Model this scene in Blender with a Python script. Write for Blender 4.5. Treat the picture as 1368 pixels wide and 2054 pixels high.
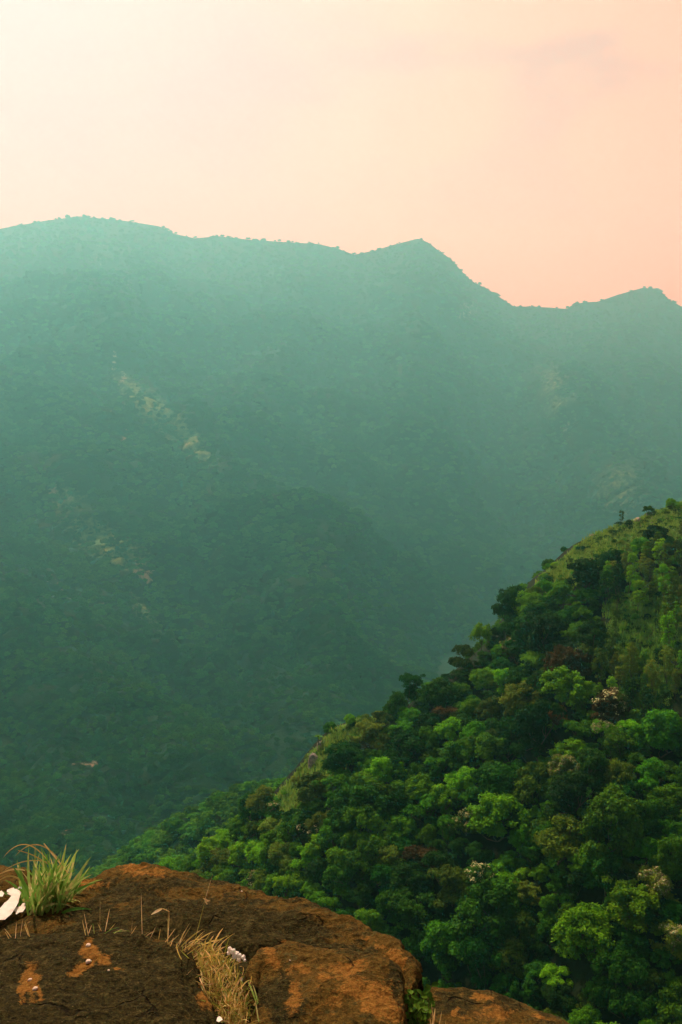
import bpy, bmesh, math, random
import numpy as np
from mathutils import Vector, Matrix
R = math.radians
S = bpy.context.scene
for o in list(bpy.data.objects):
    bpy.data.objects.remove(o)
rng = np.random.default_rng(11)
random.seed(7)

# ------------------------------------------------------------------ camera, light, exposure
PITCH = R(5.0)
cam = bpy.data.cameras.new('camera'); cam_o = bpy.data.objects.new('camera', cam)
S.collection.objects.link(cam_o); S.camera = cam_o
cam.sensor_fit = 'VERTICAL'; cam.sensor_height = 36.0; cam.lens = 35.0
cam.clip_start = 0.05; cam.clip_end = 20000
cam_o.location = (0, 0, 0); cam_o.rotation_euler = (R(90) - PITCH, 0, 0)
FPX = 2054 * 35.0 / 36.0
SUN_EL, SUN_AZ = R(52), R(-27)          # azimuth measured from +Y (view direction), negative = left
SUN_DIR = Vector((math.sin(SUN_AZ) * math.cos(SUN_EL), math.cos(SUN_AZ) * math.cos(SUN_EL), math.sin(SUN_EL)))
sun = bpy.data.lights.new('sun', 'SUN'); sun.energy = 5.0; sun.angle = R(0.5); sun.color = (1.0, 0.90, 0.70)
sun_o = bpy.data.objects.new('sun', sun); S.collection.objects.link(sun_o)
sun_o.rotation_euler = SUN_DIR.to_track_quat('Z', 'Y').to_euler()
S.view_settings.view_transform = 'Standard'; S.view_settings.look = 'None'
S.view_settings.gamma = 1.0; S.view_settings.exposure = 0.0; S.view_settings.use_curve_mapping = False
S.cycles.volume_bounces = 2; S.cycles.max_bounces = 6; S.cycles.diffuse_bounces = 2
S.cycles.transmission_bounces = 4; S.cycles.use_denoising = True
S.cycles.use_fast_gi = False

class NT:
    """tiny node helper"""
    def __init__(s, tree):
        s.t = tree; s.n = tree.nodes; s.l = tree.links; s.n.clear()
    def node(s, typ, **kw):
        nd = s.n.new(typ)
        for k, v in kw.items():
            if k.startswith('in_'):
                key = k[3:]; key = int(key) if key.isdigit() else key.replace('_', ' ')
                s.set(nd.inputs[key], v)
            else: setattr(nd, k, v)
        return nd
    def set(s, sock, v):
        if isinstance(v, bpy.types.NodeSocket): s.l.new(v, sock)
        else: sock.default_value = v
    def math(s, op, a, b=0.0, clamp=False):
        nd = s.n.new('ShaderNodeMath'); nd.operation = op; nd.use_clamp = clamp
        s.set(nd.inputs[0], a); s.set(nd.inputs[1], b); return nd.outputs[0]
    def mix(s, f, a, b, blend='MIX'):
        nd = s.n.new('ShaderNodeMix'); nd.data_type = 'RGBA'; nd.blend_type = blend
        s.set(nd.inputs[0], f)
        s.set(nd.inputs[6], a if isinstance(a, bpy.types.NodeSocket) else (*a, 1)[:4])
        s.set(nd.inputs[7], b if isinstance(b, bpy.types.NodeSocket) else (*b, 1)[:4])
        return nd.outputs[2]
    def ramp(s, f, lo, hi, a=0.0, b=1.0):
        nd = s.n.new('ShaderNodeMapRange'); nd.interpolation_type = 'SMOOTHSTEP'
        s.set(nd.inputs[0], f); s.set(nd.inputs[1], lo); s.set(nd.inputs[2], hi); s.set(nd.inputs[3], a); s.set(nd.inputs[4], b)
        return nd.outputs[0]
    def noise(s, vec, scale, detail=4, rough=0.55, dist=0.0):
        nd = s.n.new('ShaderNodeTexNoise'); nd.inputs['Scale'].default_value = scale
        nd.inputs['Detail'].default_value = detail; nd.inputs['Roughness'].default_value = rough
        nd.inputs['Distortion'].default_value = dist
        s.l.new(vec, nd.inputs['Vector']); return nd.outputs[0]

# world: physical sky plus a bright veil of high cloud that is strongest on the sun's side
W = bpy.data.worlds.new('World'); S.world = W; W.use_nodes = True
w = NT(W.node_tree)
out = w.node('ShaderNodeOutputWorld')
sky = w.node('ShaderNodeTexSky', sky_type='NISHITA', sun_disc=False, sun_elevation=SUN_EL, sun_rotation=SUN_AZ, dust_density=1.0, air_density=1.0)
bg1 = w.node('ShaderNodeBackground', in_Color=sky.outputs[0], in_Strength=0.05)
tc = w.node('ShaderNodeTexCoord'); gen = tc.outputs['Generated']
mp = w.node('ShaderNodeMapping'); w.l.new(gen, mp.inputs[0]); mp.inputs['Scale'].default_value = (1.0, 1.0, 2.2); mp.inputs['Rotation'].default_value = (0, R(18), 0)
n1 = w.noise(mp.outputs[0], 2.6, 3, 0.5, 0.6); n2 = w.noise(mp.outputs[0], 5.0, 4, 0.5, 0.3)
def vdot(vec, d):
    nd = w.node('ShaderNodeVectorMath', operation='DOT_PRODUCT'); w.l.new(vec, nd.inputs[0]); nd.inputs[1].default_value = d
    return nd.outputs['Value']
glow = vdot(gen, tuple(Vector((-0.42, 0.78, 0.46)).normalized()))
g1 = w.ramp(glow, 0.82, 1.0)
sep = w.node('ShaderNodeSeparateXYZ'); w.l.new(gen, sep.inputs[0])
high = w.ramp(sep.outputs[2], 0.10, 0.36)
c0 = w.mix(high, (0.92, 0.43, 0.08), (0.88, 0.27, 0.01))
c1 = w.mix(w.math('MULTIPLY', w.ramp(n1, 0.42, 0.58), 0.85), c0, (0.95, 0.37, 0.06))
c1 = w.mix(w.math('MULTIPLY', w.math('MULTIPLY', w.ramp(n2, 0.47, 0.66), high), 0.85), c1, (0.66, 0.12, 0.0))
c2 = w.mix(w.math('MULTIPLY', g1, 0.95), c1, (0.62, 0.0, 0.0))
fall = w.ramp(vdot(gen, tuple(Vector((-0.30, 0.85, 0.35)).normalized())), 0.15, 0.72, 0.10, 1.0)
bg2 = w.node('ShaderNodeBackground', in_Color=c2, in_Strength=fall)
add = w.node('ShaderNodeAddShader'); w.l.new(bg1.outputs[0], add.inputs[0]); w.l.new(bg2.outputs[0], add.inputs[1])
w.l.new(add.outputs[0], out.inputs['Surface'])

# ------------------------------------------------------------------ helpers
cp, sp = math.cos(PITCH), math.sin(PITCH)
def P(px, py, D):
    """the place D metres ahead that the photo shows at (px, py) of its 1368 x 2054 pixels"""
    px = np.asarray(px, float); py = np.asarray(py, float); D = np.asarray(D, float)
    x = (px - 684) / FPX; v = (1027 - py) / FPX
    dy = cp + v * sp; dz = -sp + v * cp
    return np.stack([x / dy * D, D + 0 * x, dz / dy * D], -1)
def proj(p):
    p = np.asarray(p, float)
    f = p[..., 1] * cp - p[..., 2] * sp; u = p[..., 1] * sp + p[..., 2] * cp
    return 684 + FPX * p[..., 0] / f, 1027 - FPX * u / f
def hash3(i, j, k, seed):
    n = (i.astype(np.int64) * 374761393 + j.astype(np.int64) * 668265263 + k.astype(np.int64) * 2147483647 + seed * 974634777) & 0xffffffff
    n = ((n ^ (n >> 13)) * 1274126177) & 0xffffffff
    n = ((n ^ (n >> 16)) * 2246822519) & 0xffffffff
    return ((n ^ (n >> 15)) & 0xffffff) / float(0xffffff) * 2 - 1
def vnoise(p, seed=0):
    f = np.floor(p); r = p - f; r = r * r * r * (r * (r * 6 - 15) + 10); f = f.astype(np.int64)
    o = 0
    for a in (0, 1):
        for b in (0, 1):
            for c in (0, 1):
                wgt = (r[..., 0] if a else 1 - r[..., 0]) * (r[..., 1] if b else 1 - r[..., 1]) * (r[..., 2] if c else 1 - r[..., 2])
                o = o + wgt * hash3(f[..., 0] + a, f[..., 1] + b, f[..., 2] + c, seed)
    return o
def fbm(p, octv=5, gain=0.5, seed=0, ridged=False):
    s = 0; a = 1.0; t = 0
    for k in range(octv):
        n = vnoise(p * (2.03 ** k) + 17.3 * k, seed + k)
        if ridged: n = 1 - 2 * np.abs(n)
        s = s + a * n; t += a; a *= gain
    return s / t
def cr(ts, pts, t):
    """interpolate rows of pts at sorted ts (monotone-ish cubic)"""
    pts = np.asarray(pts, float); ts = np.asarray(ts, float); t = np.clip(t, ts[0], ts[-1])
    i = np.clip(np.searchsorted(ts, t, side='right') - 1, 0, len(ts) - 2)
    h = ts[i + 1] - ts[i]; u = (t - ts[i]) / h
    m = np.gradient(pts, ts, axis=0)
    sh = (-1,) + (1,) * (pts.ndim - 1); u = u.reshape(sh); h = h.reshape(sh)
    return (2*u**3 - 3*u**2 + 1) * pts[i] + (u**3 - 2*u**2 + u) * h * m[i] + (-2*u**3 + 3*u**2) * pts[i+1] + (u**3 - u**2) * h * m[i+1]
def mesh_from(name, v, f, attrs=None, smooth=False, mats=(), mat_idx=None, colattr=None):
    v = np.ascontiguousarray(v, np.float32).reshape(-1, 3); f = np.ascontiguousarray(f, np.int32)
    me = bpy.data.meshes.new(name); k = f.shape[1]
    me.vertices.add(len(v)); me.vertices.foreach_set('co', v.ravel())
    me.loops.add(f.size); me.loops.foreach_set('vertex_index', f.ravel())
    me.polygons.add(len(f)); me.polygons.foreach_set('loop_start', np.arange(0, f.size, k, dtype=np.int32))
    if mat_idx is not None: me.polygons.foreach_set('material_index', np.asarray(mat_idx, np.int32))
    me.update(calc_edges=True)
    if smooth: me.polygons.foreach_set('use_smooth', np.ones(len(f), bool))
    for nm, a in (attrs or {}).items():
        at = me.attributes.new(nm, 'FLOAT', 'POINT'); at.data.foreach_set('value', np.ascontiguousarray(a, np.float32).ravel())
    for m in mats: me.materials.append(m)
    return me
def grid_faces(nr, nc):
    i = np.arange(nr - 1)[:, None] * nc + np.arange(nc - 1)[None, :]
    return np.stack([i, i + 1, i + nc + 1, i + nc], -1).reshape(-1, 4)
def grid_normals(G):
    du = np.gradient(G, axis=1); dv = np.gradient(G, axis=0)
    n = np.cross(du, dv); n /= np.linalg.norm(n, axis=-1, keepdims=True) + 1e-9
    return n
def link(name, me, parent=None, loc=None):
    o = bpy.data.objects.new(name, me); S.collection.objects.link(o)
    if parent: o.parent = parent
    if loc is not None: o.location = loc
    return o
def tag(o, label=None, cat=None, group=None, kind=None):
    if label: o['label'] = label
    if cat: o['category'] = cat
    if group: o['group'] = group
    if kind: o['kind'] = kind
    return o
def empty(name, loc, rz=0, sc=1.0):
    o = bpy.data.objects.new(name, None); S.collection.objects.link(o); o.empty_display_size = 0.5
    o.location = loc; o.rotation_euler = (0, 0, rz); o.scale = (sc,) * 3 if np.isscalar(sc) else sc
    return o

# ------------------------------------------------------------------ materials
def new_mat(name):
    m = bpy.data.materials.new(name); m.use_nodes = True; return m, NT(m.node_tree)
def leaf_mat(name, dark, light, trans=0.25, rough=0.55, near=None):
    m, t = new_mat(name)
    oi = t.node('ShaderNodeObjectInfo'); at = t.node('ShaderNodeAttribute', attribute_name='tint')
    f = t.math('ADD', t.math('MULTIPLY', at.outputs['Fac'], 0.75), t.math('MULTIPLY', oi.outputs['Random'], 0.35), True)
    col = t.mix(f, dark, light)
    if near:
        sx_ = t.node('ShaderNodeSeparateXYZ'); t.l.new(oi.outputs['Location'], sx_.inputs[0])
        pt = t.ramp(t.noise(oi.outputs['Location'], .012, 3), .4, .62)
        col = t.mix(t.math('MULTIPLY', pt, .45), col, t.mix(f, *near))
        col = t.mix(t.ramp(sx_.outputs[1], 540, 600, 1, 0), col, t.mix(f, *near))  # nearer trees get lighter leaves: sunlight on the spur put into the colour
    br = t.ramp(oi.outputs['Random'], 0, 1, 0.75, 1.2)
    hs = t.node('ShaderNodeHueSaturation', in_Color=col, in_Value=br, in_Saturation=1.0, in_Hue=t.ramp(t.math('FRACT', t.math('MULTIPLY', oi.outputs['Random'], 7.3)), 0, 1, 0.485, 0.508))
    pb = t.node('ShaderNodeBsdfPrincipled', in_Base_Color=hs.outputs[0], in_Roughness=rough)
    pb.inputs['Specular IOR Level'].default_value = 0.03
    tr = t.node('ShaderNodeBsdfTranslucent', in_Color=hs.outputs[0])
    mx = t.node('ShaderNodeMixShader', in_0=trans); t.l.new(pb.outputs[0], mx.inputs[1]); t.l.new(tr.outputs[0], mx.inputs[2])
    o = t.node('ShaderNodeOutputMaterial'); t.l.new(mx.outputs[0], o.inputs[0]); return m
def plain_mat(name, a, b, scale=30, rough=0.8, bump=0.3, trans=0.0):
    m, t = new_mat(name)
    tcn = t.node('ShaderNodeTexCoord'); n = t.noise(tcn.outputs['Object'], scale, 5, 0.6)
    col = t.mix(t.ramp(n, 0.35, 0.65), a, b)
    pb = t.node('ShaderNodeBsdfPrincipled', in_Base_Color=col, in_Roughness=rough)
    pb.inputs['Specular IOR Level'].default_value = 0.2
    bp = t.node('ShaderNodeBump', in_Strength=bump, in_Distance=0.5 / scale, in_Height=n); t.l.new(bp.outputs[0], pb.inputs['Normal'])
    o = t.node('ShaderNodeOutputMaterial')
    if trans:
        tr = t.node('ShaderNodeBsdfTranslucent', in_Color=col)
        mx = t.node('ShaderNodeMixShader', in_0=trans); t.l.new(pb.outputs[0], mx.inputs[1]); t.l.new(tr.outputs[0], mx.inputs[2])
        t.l.new(mx.outputs[0], o.inputs[0])
    else: t.l.new(pb.outputs[0], o.inputs[0])
    return m
LEAF = {
    'mid green': leaf_mat('leaf mid green', (0.006, 0.048, 0.001), (0.095, 0.33, 0.005)),
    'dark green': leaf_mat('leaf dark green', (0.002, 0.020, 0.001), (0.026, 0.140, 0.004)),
    'bright green': leaf_mat('leaf bright green', (0.04, 0.18, 0.002), (0.20, 0.50, 0.007), 0.3),
    'olive green': leaf_mat('leaf olive', (0.014, 0.046, 0.002), (0.105, 0.21, 0.009)),
    'yellow-green': leaf_mat('leaf yellow green', (0.075, 0.14, 0.010), (0.19, 0.29, 0.02), 0.3),
    'russet': leaf_mat('leaf russet', (0.020, 0.030, 0.003), (0.12, 0.065, 0.010)),
    'blossom': leaf_mat('cream blossom', (0.22, 0.24, 0.06), (0.66, 0.62, 0.32), 0.2),
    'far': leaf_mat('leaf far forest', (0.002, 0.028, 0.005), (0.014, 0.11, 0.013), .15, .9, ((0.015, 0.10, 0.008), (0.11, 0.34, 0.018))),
}
BARK = plain_mat('bark', (0.05, 0.038, 0.022), (0.16, 0.13, 0.09), 12, 0.9, 0.6)

def ground_mat(name, forest_a, forest_b, grass_a, grass_b, bare_a, bare_b, sc):
    m, t = new_mat(name)
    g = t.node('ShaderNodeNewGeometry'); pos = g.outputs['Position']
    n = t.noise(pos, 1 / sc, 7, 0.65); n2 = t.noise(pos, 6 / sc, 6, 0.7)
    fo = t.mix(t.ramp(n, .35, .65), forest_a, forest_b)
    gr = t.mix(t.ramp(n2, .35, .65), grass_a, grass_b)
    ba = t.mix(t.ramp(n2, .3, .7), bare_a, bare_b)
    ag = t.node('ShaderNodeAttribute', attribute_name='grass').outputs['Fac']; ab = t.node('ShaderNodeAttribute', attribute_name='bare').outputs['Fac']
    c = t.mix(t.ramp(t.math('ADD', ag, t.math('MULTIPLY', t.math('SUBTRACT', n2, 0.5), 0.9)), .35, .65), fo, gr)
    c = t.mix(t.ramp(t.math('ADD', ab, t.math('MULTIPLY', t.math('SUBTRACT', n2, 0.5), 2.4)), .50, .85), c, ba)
    pb = t.node('ShaderNodeBsdfPrincipled', in_Base_Color=c, in_Roughness=0.9); pb.inputs['Specular IOR Level'].default_value = 0.1
    bp = t.node('ShaderNodeBump', in_Strength=0.8, in_Distance=sc * 0.06, in_Height=n2); t.l.new(bp.outputs[0], pb.inputs['Normal'])
    o = t.node('ShaderNodeOutputMaterial'); t.l.new(pb.outputs[0], o.inputs[0]); return m
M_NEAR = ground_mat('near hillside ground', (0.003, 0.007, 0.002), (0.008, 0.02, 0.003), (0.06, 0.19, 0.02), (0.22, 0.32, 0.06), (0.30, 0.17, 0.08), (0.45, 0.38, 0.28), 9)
M_FAR = ground_mat('far hillside ground', (0.001, 0.016, 0.004), (0.004, 0.035, 0.008), (0.05, 0.14, 0.03), (0.16, 0.22, 0.06), (0.10, 0.10, 0.04), (0.34, 0.26, 0.17), 90)

# ------------------------------------------------------------------ terrain
def blob(px, py, spots):
    """sum of soft ellipses in photo pixels: (x, y, rx, ry, rot_deg, strength)"""
    s = np.zeros_like(px)
    for (x, y, rx, ry, rot, st) in spots:
        a = R(rot); dx = px - x; dy = py - y
        u = (dx * math.cos(a) + dy * math.sin(a)) / rx; q = (-dx * math.sin(a) + dy * math.cos(a)) / ry
        s = np.maximum(s, st * np.exp(-(u * u + q * q)))
    return s

# far mountain: crest line as in the photo, 2.3 to 2.9 km away, falling 800 m to the valley
cx = [-700,-300,0,90,160,250,320,350,390,440,500,560,640,680,710,750,790,840,860,880,905,925,945,980,1005,1030,1070,1140,1150,1200,1240,1290,1320,1345,1368,1500,1700,2100]
cy = [470,480,459,443,434,443,454,469,478,474,481,485,490,500,511,503,491,478,487,503,520,543,563,581,598,615,615,620,609,605,591,577,579,603,615,640,600,650]
NC, NR = 620, 420
pxs = np.linspace(-700, 2100, NC); crest = np.interp(pxs, cx, cy)
Dc = np.interp(pxs, [-700, 150, 500, 840, 1030, 1300, 2100], [4200, 4500, 4700, 4500, 4900, 5200, 5400])
Db = np.interp(pxs, [-700, 0, 700, 1368, 2100], [560, 620, 780, 1150, 1250])
tt = np.linspace(0, 1, NR) ** 1.15
PX = np.broadcast_to(pxs, (NR, NC)); PY = crest[None] + (1930 - crest[None]) * tt[:, None]
gt = tt[:, None]
DD = Dc[None] ** (1 - gt) * Db[None] ** gt
def ridge(xs, ys, left_w, right_w):
    rx = np.interp(PY, ys, xs); d = rx - PX
    return np.where(d > 0, np.exp(-(d / left_w) ** 1.3), np.exp(-(np.abs(d) / right_w) ** 1.6))
wob = 26 * fbm(np.stack([PX / 130, PY / 130, 0 * PX], -1), 4, seed=5)
PXs = PX; PX = PX + wob
amp = np.clip((PY - crest[None]) / 200, 0, 1) ** 1.3
DD = DD * (1 - 0.14 * amp * ridge([150, 225, 250, 390, 480, 620, 760, 840, 900], [430, 620, 760, 890, 1010, 1120, 1290, 1420, 1600], 430, 120))
gul = fbm(np.stack([(PX - .35 * PY) / 120, PY / 520, 0 * PX], -1), 4, .55, seed=17, ridged=True)
DD = DD * (1 - 0.055 * amp * gul)
DD = DD * (1 - 0.13 * amp * ridge([905, 950, 1085, 1135, 1200, 1290, 1420], [480, 620, 740, 850, 960, 1060, 1200], 90, 200))
DD = DD * (1 - 0.08 * amp * ridge([560, 600, 540, 500, 560, 640], [480, 640, 800, 900, 1000, 1150], 90, 60))
DD = DD * (1 - 0.10 * amp * ridge([-60, -20, 60, 180, 330, 430], [900, 1100, 1280, 1420, 1560, 1700], 200, 60))
PX = PXs
G = P(PX, PY, DD)
q = G / 520.0
fade = np.clip((PY - crest[None]) / 170, 0.02, 1) ** 1.2
disp = 100 * fbm(q, 6, 0.5, seed=3, ridged=True) * fade * np.clip(DD / 1600, 0.3, 1.2)
nn = grid_normals(G); nn *= np.sign(nn[..., 2:3] + 1e-9)
G = G + nn * disp[..., None]
back = [G[:1] + np.array([0, 140.0, -60]), G[:1] + np.array([0, 420.0, -330]), G[:1] + np.array([0, 640.0, -1150.0])]
front = [G[-1:] * np.array([1, .85, 1]) + np.array([0, 0, -25.0]), G[-1:] * np.array([1, .6, 1]) + np.array([0, 0, -40.0])]
for b in back: b[..., 2] = np.maximum(b[..., 2], -430)
GF = np.concatenate(back[::-1] + [G] + front, 0)
bare_spots = [(290,1150,26,12,35,1),(275,1128,12,10,0,.8),(110,985,26,14,30,.8),(130,1000,14,9,0,.9),(230,720,10,30,0,.7),(245,760,10,26,10,.7),(380,900,30,14,50,.7),
              (1100,760,34,10,60,.55),(1125,800,9,30,0,.55),(1150,745,30,4,0,.6),(1131,860,14,18,20,.9),(190,1530,12,46,5,.75),(205,1210,26,7,0,.8),(120,1150,18,12,0,.7),
              (650,1130,7,22,0,.8),(665,1170,6,14,0,.8),(145,1665,34,8,-20,.9),(180,1645,30,6,-15,.8),(440,770,60,30,40,.4),(940,620,26,40,40,.6),(320,1510,14,10,0,.7),(240,880,90,60,40,.45),(110,1180,70,60,20,.45),
              (200,500,40,90,20,.42),(250,560,30,70,-10,.4)]
gpx, gpy = proj(GF)
bare = blob(gpx, gpy, bare_spots)
grass_lit = blob(gpx, gpy, [(330,840,170,36,42,1),(210,1090,150,50,30,.85),(130,1000,60,40,10,.8),(300,1240,110,26,45,.7),(1120,800,60,170,-14,.6),(560,1240,20,80,-35,.6),(690,1200,14,90,-25,.6),(1250,1000,90,120,0,.7),(220,520,120,100,0,.35)]) * 0.8  # lighter grass, also carrying the sunlit bands of the spur as colour
me = mesh_from('far_mountain', GF, grid_faces(*GF.shape[:2])[:, ::-1], {'bare': bare, 'grass': grass_lit}, True, [M_FAR])
tag(link('hills', me), 'hazy forested mountain wall across the valley', kind='structure')

# near hillside: crest falls from upper right to lower left; flank faces the camera
crest_n = [(1900,930,300,0),(1500,965,268,0),(1368,1012,255,0),(1300,1036,250,0),(1190,1076,247,0),(1130,1125,243,0),(1080,1170,240,0),(1010,1245,236,6),(870,1362,226,6),(780,1412,223,4),(680,1462,220,0),(600,1550,221,0),(545,1610,224,0),(450,1672,232,5),(370,1740,242,5),(200,1830,264,5),(0,1910,290,5),(-400,2050,340,5)]
Cn = np.array([P(a, b, d) for a, b, d, e in crest_n])
Cn[:, 2] -= np.array([e for *_, e in crest_n]) * 0.6
base_n = [(1900,150,-88),(1500,130,-90),(1368,125,-93),(1300,124,-94),(1190,123,-97),(1130,122,-100),(1080,121,-103),(1010,122,-108),(870,125,-117),(780,128,-122),(680,132,-128),(600,136,-134),(545,140,-140),(450,148,-150),(370,156,-158),(200,175,-175),(0,195,-192),(-400,230,-220)]
Bn = np.array([((p - 684) / FPX * (D * 0.55 + 110), D, z) for p, D, z in base_n])
ts = np.linspace(0, 1, len(Cn)); NCn, NRn = 420, 300
u = np.linspace(0, 1, NCn)
C_ = cr(ts, Cn, u); B_ = cr(ts, Bn, u)
v = np.linspace(0, 1, NRn)[:, None, None]
prof = v + 0.10 * np.sin(v * math.pi)
HN = C_[None] * (1 - v) + B_[None] * v
HN[..., 2] = C_[None, :, 2] * (1 - (v[..., 0] - 0.10 * np.sin(v[..., 0] * math.pi))) + B_[None, :, 2] * (v[..., 0] - 0.10 * np.sin(v[..., 0] * math.pi))
hd = 5.0 * fbm(HN / 45.0, 5, 0.5, seed=21) + 0.8 * fbm(HN / 7.0, 4, seed=29)
HN[..., 2] += hd * np.clip(v[..., 0] * 9, 0.12, 1)
bk = []
for k, (dy, dz) in enumerate([(8, -2.5), (30, -20), (90, -80), (180, -170), (260, -240)]):
    rr = C_[None] + np.array([-dy * 0.25, dy, dz]); rr[..., 2] = np.maximum(rr[..., 2], -330); bk.append(rr)
fr = [B_[None] + np.array([0, -18, 8.0])]
HNf = np.concatenate(bk[::-1] + [HN] + fr, 0)
gx, gy = proj(HNf)
vis_row = np.zeros(HNf.shape[:2]); vis_row[5:-1] = 1
GRASS_SPOTS = [(1340,1040,110,45,-20,1),(1230,1085,110,40,-30,1),(1130,1150,60,36,-40,1),(1160,1120,70,40,-40,.9),(640,1520,62,52,-50,1),(700,1460,60,30,-40,1),(590,1590,50,34,-50,1),(770,1400,40,20,-40,.8),(745,1410,40,30,-40,.8),(1265,1225,50,34,0,1),(1340,1190,50,40,0,.8),(1260,1300,55,60,10,1),(1300,1370,60,60,0,.85),(1340,1250,60,90,0,.7)]
grass_n = np.maximum(blob(gx, gy, GRASS_SPOTS), 0)
bare_n = blob(gx, gy, [(1190,1072,10,8,0,.9),(1320,1045,26,9,-20,.9),(1305,1060,18,8,-30,.8),(1265,1080,9,20,10,.7),(700,1470,14,9,0,.7),(655,1490,12,9,0,.9),(630,1530,12,22,20,1),(600,1600,8,22,10,.8),(1206,1264,3.5,26,-32,.95),(1228,1300,3.5,26,-38,.95),(1190,1240,10,5,0,.8),(1350,1235,14,10,0,.8),(1335,1165,8,5,0,.6)]) * vis_row
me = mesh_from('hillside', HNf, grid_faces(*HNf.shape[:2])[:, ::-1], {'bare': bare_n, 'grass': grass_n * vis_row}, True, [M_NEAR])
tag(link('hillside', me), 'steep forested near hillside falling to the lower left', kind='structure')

# middle spur, hazier, behind the near hill's foot
cm = [(1100,1430,380),(900,1475,395),(700,1530,410),(560,1578,420),(511,1585,425),(445,1608,432),(400,1628,438),(351,1650,445),(302,1682,455),(250,1722,465),(200,1757,478),(100,1815,505),(-100,1900,560)]
Cm = np.array([P(*c) for c in cm]); Bm = Cm + np.array([-20, -150, -62.0])
u = np.linspace(0, 1, 260); ts = np.linspace(0, 1, len(Cm)); C2 = cr(ts, Cm, u); B2 = cr(ts, Bm, u)
v = np.linspace(0, 1, 110)[:, None, None]
HM = C2[None] * (1 - v) + B2[None] * v
HM[..., 2] += 7 * fbm(HM / 50.0, 5, seed=41) * np.clip(v[..., 0] * 6, .15, 1)
bk = [C2[None] + np.array([-20, 60, -35.0]), C2[None] + np.array([-40, 150, -110.0]), C2[None] + np.array([-40, 240, -170.0])]
HMf = np.concatenate(bk[::-1] + [HM], 0)
z0 = np.zeros(HMf.shape[:2])
gx2, gy2 = proj(HMf)
tag(link('spur', mesh_from('spur', HMf, grid_faces(*HMf.shape[:2])[:, ::-1], {'bare': z0, 'grass': blob(gx2, gy2, [(300,1710,60,20,-40,.9),(420,1650,40,20,-40,.6)])}, True, [M_FAR])), 'low wooded spur below the near hillside', kind='structure')

# base ground, one sheet; and the shoulder of our own hill under the rocks
gx_, gy_ = np.meshgrid(np.linspace(-6000, 6000, 60), np.linspace(-300, 6500, 40))
GG = np.stack([gx_, gy_, -395 + 3 * fbm(np.stack([gx_, gy_, 0 * gx_], -1) / 300, 3)], -1)
zz = np.zeros(GG.shape[:2])
tag(link('ground', mesh_from('ground', GG, grid_faces(*GG.shape[:2]), {'bare': zz, 'grass': zz}, True, [M_FAR])), 'valley floor', kind='structure')
xs, ys = np.meshgrid(np.linspace(-60, 60, 140), np.concatenate([np.linspace(-20, 5.2, 50), np.linspace(5.6, 125, 60)]))
zt = -1.95 - np.maximum(ys - 3.4, 0) * 0.85 - np.abs(xs + 1) * np.where(np.abs(xs + 1) > 3, 0.35, 0.0) + np.where(np.abs(xs + 1) > 3, 1.05, 0)
zt = np.maximum(zt, -118 - 0.2 * (70 - xs)) - 0.35 * np.clip(ys, 0, 3) / 3 + 0.25 * fbm(np.stack([xs, ys, 0 * xs], -1) / 3.0, 5, seed=8) * np.clip(np.hypot(xs, ys) / 6, .15, 4)
GS = np.stack([xs, ys, zt], -1)
M_SOIL = ground_mat('hilltop soil', (0.008, 0.008, 0.003), (0.022, 0.017, 0.006), (0.05, 0.06, 0.01), (0.1, 0.09, 0.02), (0.1, .06, .03), (.1, .06, .03), 0.6)
tag(link('hilltop', mesh_from('hilltop', GS, grid_faces(*GS.shape[:2]), {'bare': 0 * xs, 'grass': 0 * xs}, True, [M_SOIL])), 'dark soil of the hilltop under the rocks', kind='structure')

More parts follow.
